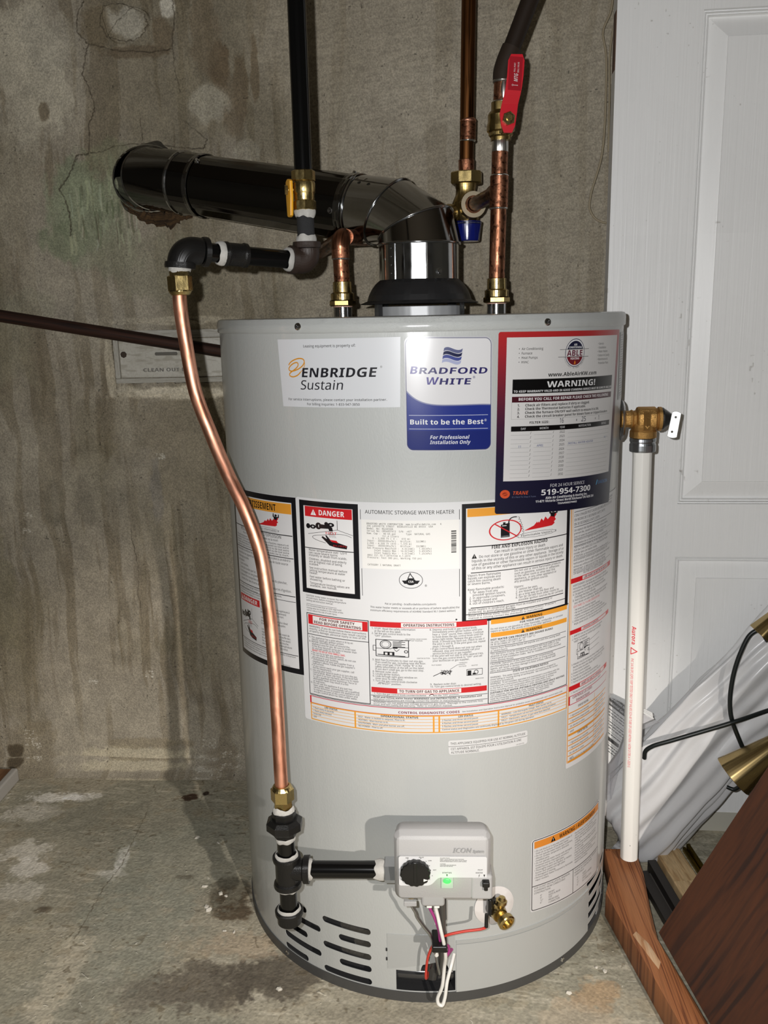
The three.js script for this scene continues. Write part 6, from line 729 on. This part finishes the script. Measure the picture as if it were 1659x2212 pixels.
{ const t = thing('wall_water_pipe', 'dark brown pipe sloping along the concrete wall behind the heater', 'pipe', [-0.5, 0.86, -0.302]); part('pipe', rod([-2.3, 1.177, -0.302], [-0.06, 0.781, -0.302], 0.0108), pipeDirty, t); for (const x of [-0.24, -1.1]) { const y = 0.902 - (x + 0.747) * 0.1768; part('clip', lathe([[0.0112, -0.006], [0.0125, -0.006], [0.0125, 0.006], [0.0112, 0.006]], [x, y, -0.302], [1, -0.177, 0], 24), zinc, t); part('clip', box(x - 0.006, x + 0.006, y - 0.02, y - 0.008, wallZ, -0.30), zinc, t); } }

// ---------------------------------------------------------------- clean-out hatch in the wall
{
  const t = thing('cleanout_hatch', 'grey metal chimney clean-out hatch set in the concrete wall', 'hatch', [-0.45, 0.77, wallZ]), plate = std([1, 1, 1], 0.6, 0.15, { map: patina([206, 203, 194], [184, 180, 168], [132, 124, 108], 90, 70, 0.35), bumpMap: rep(grainTex, 3, 2), bumpScale: 0.0003 }), z = wallZ;
  const fr = [[-0.558, -0.335, 0.8575, 0.872], [-0.558, -0.335, 0.777, 0.786], [-0.558, -0.549, 0.786, 0.8575], [-0.344, -0.335, 0.786, 0.8575]]; for (const [a, b, c, d] of fr) part('frame', box(a, b, c, d, z - 0.01, z + 0.006, 0.0015), plate, t);
  const p = part('plate', box(-0.548, -0.345, 0.787, 0.8565, z - 0.008, z + 0.0025, 0.001), plate, t); part('handle', box(-0.482, -0.441, 0.8265, 0.832, z + 0.0025, z + 0.0062, 0.0018), std([0.16, 0.15, 0.13], 0.7, 0.4), p); part('rust_hole', lathe([[0, 0], [0.006, 0.0002], [0.006, 0.0008], [0, 0.0009]], [-0.5405, 0.829, z + 0.0025], [0, 0, 1], 7), std([0.05, 0.035, 0.025], 0.9), p);
  const tg = new TextGeometry('CLEAN OUT DOOR', { font, size: 0.0062, depth: 0.0009, curveSegments: 4 }); tg.scale(1.45, 1, 1); tg.translate(-0.507, 0.7975, z + 0.0025); part('lettering', tg, std([0.2, 0.19, 0.17], 0.7, 0.2), p, 'raised lettering');
  // mortar bedding round the frame
  const bed = (x0, x1, y0, y1, n) => { const g = new THREE.BoxGeometry(x1 - x0, y1 - y0, 0.008, n, 6, 1), q = g.attributes.position; for (let i = 0; i < q.count; i++) { const px = q.getX(i) + (x0 + x1) / 2, py = q.getY(i) + (y0 + y1) / 2, k = noise(px * 130, py * 130) - 0.5; q.setXYZ(i, px + k * 0.005, py + 0.006 * (noise(px * 90 + 5, py * 90) - 0.5), z + 0.001 + q.getZ(i) * (q.getZ(i) > 0 ? 0.5 + 1.4 * noise(px * 160, py * 160 + 3) : 1)); } g.computeVertexNormals(); return part('mortar_bed', uvWorld(g, 0, 1, WS, WS, WX, 0.0), concrete, t); };
  bed(-0.572, -0.30, 0.872, 0.886, 40); bed(-0.566, -0.30, 0.755, 0.777, 40); bed(-0.576, -0.558, 0.752, 0.884, 10);
}

// ---------------------------------------------------------------- the loose white door and what stands by it
{
  const t = thing('panel_door', 'white moulded panel door standing upright behind the heater', 'door', [0.6, 0, -0.12]);
  const m = pixelTex(512, 512, (x, y) => { const v = 255 * mix(fbm(x / 3, y / 60, 3), fbm(x / 10, y / 200, 2), 0.4); return [v, v, v]; }, THREE.RepeatWrapping, false).tex();
  const dirt = pixelTex(1024, 1024, (x, y) => { const n = fbm(x / 90, y / 160, 4), s = sstep(0.93, 0.97, noise(x / 5, y / 6)) * sstep(0.66, 0.8, noise(x / 60 + 9, y / 60)); return [240, 240, 239].map((c, i) => mix(c * (0.985 + 0.03 * n), [150, 146, 138][i], s * 0.45)); }).tex();
  const paint = std([1, 1, 1], 0.42, 0, { map: dirt, bumpMap: rep(m, 3, 1), bumpScale: 0.0004 });
  const O = V(0.2905, 0, -0.1345), ry = -3.6 * D2R, W = 0.76, H = 2.0, th = 0.035, q = new THREE.Matrix4().makeRotationY(ry).setPosition(O);   // local x along the door, z = 0 its face
  const add = (name, g, mat = paint, par = t, lb) => { uvWorld(g, 0, 1, 1, 1); g.applyMatrix4(q); return part(name, g, mat, par, lb); };
  const cols = [[0.122, 0.338], [0.422, 0.638]], rows = [[0.21, 0.495], [0.583, 1.308], [1.40, 1.86]];
  const stile = (x0, x1, y0, y1) => { const g = box(x0, x1, y0, y1, -th, 0); return add('frame_board', g); };
  stile(0, 0.122, 0, H); stile(0.638, W, 0, H); stile(0.338, 0.422, 0, H); const ys = [0, 0.21, 0.495, 0.583, 1.308, 1.40, 1.86, H]; for (const [a, b] of cols) for (let i = 0; i < 8; i += 2) stile(a, b, ys[i], ys[i + 1]);
  for (const [x0, x1] of cols) for (const [y0, y1] of rows) { // moulded panel: nested rings stepping in and out
    const st = [[0, 0], [0.0008, -0.006], [0.0018, -0.006], [0.0036, -0.0015], [0.0046, -0.007], [0.0056, -0.007], [0.0074, -0.003], [0.0084, -0.0095], [0.0105, -0.0095], [0.036, -0.0025], [0.0366, -0.001], [0.038, -0.001]], P = [], I = [];
    st.forEach(([d, z]) => P.push(x0 + d, y0 + d, z, x1 - d, y0 + d, z, x1 - d, y1 - d, z, x0 + d, y1 - d, z)); for (let i = 0; i < st.length - 1; i++) for (let k = 0; k < 4; k++) { const a = i * 4 + k, b = i * 4 + (k + 1) % 4; I.push(a, b, a + 4, b, b + 4, a + 4); } const e = (st.length - 1) * 4; I.push(e, e + 1, e + 2, e, e + 2, e + 3);
    let g = new THREE.BufferGeometry(); g.setAttribute('position', new THREE.Float32BufferAttribute(P, 3)); g.setIndex(I); g = g.toNonIndexed(); g.computeVertexNormals(); add('door_panel', merge([uvWorld(g, 0, 1), uvWorld(box(x0 + 0.001, x1 - 0.001, y0 + 0.001, y1 - 0.001, -th + 0.002, -0.01), 0, 1)]));
  }
  const mo = box(-0.0006, 0.002, 1.235, 1.315, -0.028, -0.004); add('hinge_recess', mo, std([0.16, 0.09, 0.06], 0.8), t, 'bare brown hinge recess on the door edge'); add('bottom_edge', box(0.0, W, 0.0, 0.036, 0, 0.0012), std([0.50, 0.48, 0.41], 0.7), t, 'beige unpainted strip at the door foot');
}
{ const t = thing('hanging_wire', 'thin beige wire hanging on the wall beside the white door', 'wire', [0.3, 1.04, -0.3]), w = std([0.36, 0.3, 0.2], 0.6); part('wire', tube([[0.322, 1.41, -0.318], [0.318, 1.367, -0.318], [0.3065, 1.337, -0.318], [0.312, 1.303, -0.316], [0.3135, 1.25, -0.314], [0.3105, 1.147, -0.316], [0.294, 1.081, -0.318], [0.2935, 1.059, -0.318], [0.304, 1.043, -0.316], [0.32, 1.036, -0.312], [0.336, 1.034, -0.30]], 0.0019, 140, 8), w, t); part('wire', tube([[0.335, 1.41, -0.31], [0.318, 1.31, -0.312], [0.319, 1.24, -0.312], [0.32, 1.15, -0.31]], 0.0017, 60, 8), w, t); }
{
  const t = thing('manual_pouch', 'clear plastic pouch of folded manuals beside the heater', 'pouch', [0.31, 0.12, -0.015]), z = -0.018;
  const ext = (pts, d, bend) => { const s = new THREE.Shape(pts.map((p) => new THREE.Vector2(...p))); const g = new THREE.ExtrudeGeometry(s, { depth: d, bevelEnabled: false }); const q = g.attributes.position; for (let i = 0; i < q.count; i++) q.setZ(i, q.getZ(i) + z + bend(q.getX(i), q.getY(i))); g.computeVertexNormals(); return g; };
  const x = canvas(640, 800, '#d9d9d7'), k = Math.atan2(0.0314, 0.0601) ; x.save(); x.translate(0, 0); x.rotate(k * 1.05); rect(x, '#0b0b0c', -60, -40, 1100, 110); T(x, 'Installation Manual', 40, 0, 40, { b: 1, it: 1, c: '#ddd' }); T(x, 'Residential Gas Water Heater', 40, 50, 38, { b: 1, c: '#ddd' }); for (let i = 0; i < 15; i++) { if (i === 9) { rect(x, '#4a4a4a', 40, 110 + i * 30, 420, 40); continue; } if (i % 4 === 3) line(x, '#333', 3, [20, 110 + i * 30], [700, 110 + i * 30]); else for (let a = 30; a < 520;) { const w = rr(18, 70); rect(x, 'rgba(40,40,44,0.75)', a, 100 + i * 30, w, 11); a += w + 9; } } x.restore();
  const book = ext([[0.2877, 0.3002], [0.3111, 0.2884], [0.3478, 0.2688], [0.3391, 0.2554], [0.3166, 0.2412], [0.3069, 0.2093], [0.2918, 0.1851]], 0.004, () => 0); part('manual', uvWorld(book, 0, 1, 0.064, 0.12, 0.2865, 0.182), std([1, 1, 1], 0.6, 0, { map: tex(x, THREE.ClampToEdgeWrapping) }), t, 'printed manual with a black header');
  for (let i = 1; i < 4; i++) { const o = i * 0.003; part('manual', ext([[0.2885 + o, 0.2996 + o * 0.1], [0.352 + o, 0.2676], [0.3625, 0.2615 - o * 0.3], [0.345 + o, 0.2535], [0.3166, 0.241]], 0.0016, () => -0.003 * i), std([0.7, 0.7, 0.69], 0.6), t); }
  const bagPts = [[0.2875, 0.3035], [0.3672, 0.2603], [0.3602, 0.2553], [0.3392, 0.2432], [0.3189, 0.2326], [0.3101, 0.1781], [0.3001, 0.123], [0.2895, 0.1188]]; const film = std([0.95, 0.95, 0.96], 0.12, 0, { transmission: 0.92, thickness: 0, ior: 1.35 });
  part('pouch_film', ext(bagPts, 0.0004, (a, b) => 0.0055 + 0.004 * Math.sin(b * 120 + a * 90)), film, t, 'clear plastic film'); part('pouch_film', ext(bagPts, 0.0004, (a, b) => -0.014 + 0.002 * Math.sin(b * 70)), film, t);
}
{
  const t = thing('wrapped_bundle', 'long tapered bundle wrapped in cloudy white plastic sheet leaning right', 'bundle', [0.36, 0.0, -0.05]);
  const A = V(0.352, 0.066, -0.048), B = V(0.72, 0.56, -0.03), ax = B.clone().sub(A).normalize(), s = V(ax.y, -ax.x, 0).normalize(), n = s.clone().cross(ax).multiplyScalar(-1), NR = 120, NL = 80, P = [], I = [], U = [], L = A.distanceTo(B);
  for (let j = 0; j <= NL; j++) { const u = j / NL, along = -0.052 + u * (L + 0.052), cap = Math.sqrt(1 - Math.max(0, 1 - u / 0.055) ** 2);
    for (let k = 0; k <= NR; k++) { const a = k / NR * 2 * PI, fold = 0.0055 * Math.sin(a * 7 + 2.4 * noise(u * 5, 2) + 3 * u) + 0.0035 * Math.sin(a * 17 - 5 * u + 3 * noise(a * 1.3, u * 6)) + 0.006 * (noise(a * 3.2 + 20, u * 7) - 0.5), tw = 0.0022 * Math.max(0, Math.sin(u * 34 + a * 2));
      const w = (mix(0.082, 0.070, u) + fold + tw) * cap, dpt = (0.036 + fold * 0.9 + tw) * cap, slant = 0.38 * Math.cos(a) * 0.08 * (1 - u) * 0.0; const q = A.clone().addScaledVector(ax, along - Math.cos(a) * 0.022 * (1 - u)).addScaledVector(s, Math.cos(a) * w).addScaledVector(n, Math.sin(a) * dpt); P.push(q.x, Math.max(0.002, q.y), q.z); U.push(k / NR, u * 4); } }
  const w = NR + 1; for (let j = 0; j < NL; j++) for (let k = 0; k < NR; k++) { const a = j * w + k; I.push(a, a + w, a + 1, a + 1, a + w, a + w + 1); }
  const g = new THREE.BufferGeometry(); g.setAttribute('position', new THREE.Float32BufferAttribute(P, 3)); g.setAttribute('uv', new THREE.Float32BufferAttribute(U, 2)); g.setIndex(I); g.computeVertexNormals();
  part('plastic_wrap', g, std([0.74, 0.74, 0.75], 0.34, 0, { transmission: 0.15, thickness: 0, clearcoat: 0.3, clearcoatRoughness: 0.25 }), t);
  const c = A.clone().addScaledVector(ax, 0.02), g2 = sweep([0, 0.25, 0.5, 0.75, 1].map((u) => A.clone().addScaledVector(ax, mix(0.01, L - 0.01, u))), [0.026, 0.026, 0.026, 0.026, 0.026], 24); part('core', g2, std([0.45, 0.44, 0.43], 0.7), t);
}
{
  const t = thing('brass_lamp', 'brass lamp with cone shades and black cord lying on the wrapped bundle', 'lamp', [0.46, 0.2, 0.07]), metal = std([0.42, 0.31, 0.14], 0.38, 1, { roughnessMap: wear1 }), cord = std([0.006, 0.009, 0.009], 0.4);
  const cone = (a, dir, r0, r1, len) => part('cone_shade', lathe([[r0 - 0.0012, 0], [r0, 0], [r0 + 0.0004, 0.0006], [r1, len], [r1 * 0.8, len + 0.003], [r1 * 0.6, len], [r0 - 0.0016, 0.002]], a, dir, 56, 0.6), metal, t, 'brass cone shade');
  cone([0.4683, 0.1946, 0.04], [0.72, 0.66, 0.05], 0.0325, 0.009, 0.118); cone([0.4989, 0.4172, 0.03], [0.66, 0.74, 0.0], 0.021, 0.007, 0.1); part('arm', tube([[0.549, 0.274, 0.047], [0.59, 0.315, 0.047], [0.62, 0.42, 0.04], [0.60, 0.50, 0.03], [0.565, 0.492, 0.03]], 0.005, 60, 14), metal, t);
  part('cord', tube([[0.5130, 0.4046, 0.020], [0.5013, 0.4192, 0.014], [0.4903, 0.4127, 0.012], [0.4772, 0.3833, 0.012], [0.4678, 0.3385, 0.012], [0.4685, 0.2854, 0.012], [0.4864, 0.2363, 0.014], [0.4954, 0.2179, 0.016]], 0.0034, 90, 12), cord, t); part('cord', tube([[0.5656, 0.3043, 0.012], [0.5254, 0.2882, 0.010], [0.4721, 0.2730, 0.018], [0.3819, 0.2381, 0.010], [0.3557, 0.2256, 0.004], [0.3465, 0.2156, 0.000], [0.3465, 0.1997, -0.006]], 0.0034, 90, 12), cord, t); part('cord', tube([[0.4931, 0.1788, 0.030], [0.4889, 0.1676, 0.020], [0.4811, 0.1577, 0.014], [0.4716, 0.1594, 0.010]], 0.003, 40, 10), cord, t);
}
// ---------------------------------------------------------------- boards
function woodTex(c0, c1, c2, w, h, sc = 1) { return pixelTex(w, h, (x, y) => { const g = fbm(x / (7 * sc) + 3 * fbm(x / 60, y / 300, 3), y / (150 * sc), 4), k = sstep(0.5, 0.7, g), f = fbm(x / 2.2, y / 30, 2), b = fbm(x / 90 + 5, y / 200, 3); return [0, 1, 2].map((i) => mix(mix(c0[i], c1[i], k), c2[i], sstep(0.55, 0.75, b) * 0.5) * (0.88 + 0.24 * f)); }).tex(); }
{
  const t = thing('dark_wood_panel', 'dark brown stained wood panel leaning over the plank', 'panel', [0.33, 0.042, 0.36]), tx = woodTex([72, 36, 14], [44, 20, 8], [86, 46, 20], 512, 1024), m = std([1, 1, 1], 0.62, 0, { map: tx, bumpMap: tx, bumpScale: 0.0004 });
  const c = V(0.320, 0.050, 0.205), b = V(0.12, 0, 0.993).normalize(), u = V(0.133, 0.236, -0.017); u.sub(b.clone().multiplyScalar(u.dot(b))).normalize(); const n = b.clone().cross(u).normalize();
  const g = new RoundedBoxGeometry(0.62, 0.75, 0.018, 2, 0.0015); uvWorld(g, 0, 1, 0.6, 0.75); g.translate(0.31, 0.375, -0.009); const M = new THREE.Matrix4().makeBasis(b, u, n); M.setPosition(c); g.applyMatrix4(M); part('board', g, m, t);
}
{
  const t = thing('worn_plank', 'reddish brown worn wooden plank lying on the floor', 'plank', [0.31, 0, 0.2]), tx = woodTex([150, 94, 56], [104, 58, 32], [170, 116, 76], 512, 512), m = std([1, 1, 1], 0.65, 0, { map: tx, bumpMap: tx, bumpScale: 0.001 });
  const pts = [[0.2905, -0.004], [0.2865, 0.06], [0.270, 0.107], [0.309, 0.355], [0.345, 0.60], [0.395, 0.60], [0.34, 0.355], [0.3185, 0.205], [0.3245, 0.14], [0.335, 0.06], [0.337, -0.004]];
  const mk = (p, h) => { const s = new THREE.Shape(p.map(([a, b]) => new THREE.Vector2(a, -b))), g = new THREE.ExtrudeGeometry(s, { depth: h - 0.003, bevelEnabled: true, bevelSize: 0.0015, bevelThickness: 0.0015, bevelSegments: 2 }); g.rotateX(-PI / 2); g.translate(0, 0.0015, 0); return crease(uvWorld(g, 0, 2, 0.12, 0.55), 0.6); };
  const bd = part('board', mk(pts, 0.040), m, t); const bare = std([1, 1, 1], 0.8, 0, { map: patina([206, 180, 148], [186, 140, 100], [160, 106, 66], 30, 50, 0.6) }); part('bare_patch', mk([[0.2885, 0.198], [0.2935, 0.192], [0.304, 0.215], [0.311, 0.250], [0.306, 0.262], [0.298, 0.232]], 0.0405), bare, bd, 'bare pale patch on the plank edge');
}
{
  const t = thing('metal_track', 'dark metal track bars lying between the boards', 'track', [0.345, 0, 0.09]), m = std([0.045, 0.04, 0.036], 0.5, 0.6), bar = (a, b, w, y0, y1, mt = m) => { const d = V(b[0] - a[0], 0, b[1] - a[1]), L = d.length(), g = new THREE.BoxGeometry(w, y1 - y0, L); g.rotateY(Math.atan2(d.x, d.z)); g.translate((a[0] + b[0]) / 2, (y0 + y1) / 2, (a[1] + b[1]) / 2); return g; };
  part('rail', bar([0.3475, 0.012], [0.360, 0.13], 0.016, 0, 0.012), m, t); part('rail', bar([0.366, -0.005], [0.379, 0.13], 0.013, 0, 0.02), m, t); part('web', bar([0.357, 0.01], [0.37, 0.13], 0.022, 0, 0.006), std([0.11, 0.10, 0.09], 0.6, 0.3), t); 
}
{ const t = thing('pale_board', 'short pale wood board under the wrapped bundle', 'board', [0.408, 0, 0.04]), tx = woodTex([196, 168, 126], [172, 140, 98], [206, 180, 140], 256, 512), m = std([1, 1, 1], 0.7, 0, { map: tx }); const g = new RoundedBoxGeometry(0.042, 0.018, 0.17, 2, 0.002); uvWorld(g, 0, 2, 0.1, 0.2); g.rotateY(0.1); g.translate(0.408, 0.009, 0.045); part('board', g, m, t); }
{ const t = thing('brass_strip', 'thin gold metal strip lying beside the pale board', 'strip', [0.445, 0, 0.0]), m = std([0.36, 0.26, 0.05], 0.3, 1); const g = new THREE.BoxGeometry(0.005, 0.014, 0.12); g.rotateY(0.09); g.translate(0.4455, 0.007, 0.0); part('strip', g, m, t); const h = new THREE.BoxGeometry(0.004, 0.008, 0.12); h.rotateY(0.09); h.translate(0.4395, 0.004, 0.0); part('strip', h, m, t); }
{ const t = thing('edge_board', 'brown board with a grey edge lying at the foot of the wall', 'board', [-0.95, 0, -0.12]), tx = woodTex([128, 92, 62], [102, 70, 44], [140, 104, 74], 256, 512); part('board', uvWorld(box(-1.12, -0.820, 0, 0.026, -0.285, -0.14, 0.002), 0, 2, 0.3, 0.4), std([1, 1, 1], 0.7, 0, { map: tx }), t); part('edge_strip', box(-0.820, -0.806, 0, 0.028, -0.285, -0.14, 0.004), std([0.42, 0.40, 0.37], 0.7), t, 'grey painted edge'); }
// ---------------------------------------------------------------- crumbs on the floor near the heater
{
  const g0 = []; for (let v = 0; v < 3; v++) { const g = new THREE.IcosahedronGeometry(0.003, 0), p = g.attributes.position; for (let i = 0; i < p.count; i++) { const a = 0.6 + 0.8 * noise(p.getX(i) * 900 + v * 9, p.getY(i) * 900 + p.getZ(i) * 500); p.setXYZ(i, p.getX(i) * a * 1.4, p.getY(i) * a * 0.6, p.getZ(i) * a); } g.computeVertexNormals(); g0.push(g); }
  const m = std([0.62, 0.58, 0.50], 0.9), cr = [[-0.355, 0.045], [-0.325, 0.062], [-0.315, 0.068], [-0.335, 0.10], [-0.34, 0.094], [-0.30, 0.148], [-0.285, 0.150], [-0.20, 0.262], [-0.40, -0.09], [-0.36, -0.075], [0.235, 0.215], [0.245, 0.222], [0.19, 0.262]];
  cr.forEach(([x, z], i) => { const c = new THREE.Mesh(g0[i % 3], m); c.name = numbered('plaster_crumb'); c.position.set(x, 0.0012, z); c.rotation.y = i * 1.3; c.scale.setScalar(0.7 + 0.8 * rnd()); c.castShadow = c.receiveShadow = true; c.userData = { label: 'small pale plaster crumb lying on the concrete floor', category: 'crumb', group: 'plaster crumbs on the floor' }; scene.add(c); });
}
// ---------------------------------------------------------------- the work lamp behind the photographer
{
  const t = thing('work_lamp', 'small work lamp on a thin stand facing the heater', 'lamp', [LAMP.x, 0, LAMP.z]), d = AIM.clone().sub(LAMP).normalize(), back = LAMP.clone().addScaledVector(d, -0.03);
  part('head', lathe([[0, -0.05], [0.03, -0.05], [0.035, -0.03], [0.045, 0.0], [0.047, 0.018], [0.044, 0.018], [0.04, 0.0], [0, -0.008]], back.toArray(), d.toArray(), 36), blackPlastic, t);
  const glow = std([0.9, 0.88, 0.8], 0.4); glow.emissive = new THREE.Color(1, 0.93, 0.82); glow.emissiveIntensity = 1.5; part('lamp_glass', lathe([[0, 0], [0.038, 0], [0.038, 0.002], [0, 0.002]], back.clone().addScaledVector(d, 0.004).toArray(), d.toArray(), 36), glow, t, 'glowing lamp glass');
  part('pole', rod([back.x - d.x * 0.02, 0.3, back.z - d.z * 0.04], [back.x - d.x * 0.03, back.y, back.z - d.z * 0.04], 0.01), blackMetal, t); const px = back.x - d.x * 0.02, pz = back.z - d.z * 0.04; for (let i = 0; i < 3; i++) { const a = i * 2.094 + 0.6; part('leg', rod([px, 0.34, pz], [px + 0.22 * Math.cos(a), 0.006, pz + 0.22 * Math.sin(a)], 0.007, 14), blackMetal, t); }
}
scene.traverse((o) => { if (o.isMesh) { o.castShadow = true; o.receiveShadow = true; } });
renderer.render(scene, camera);
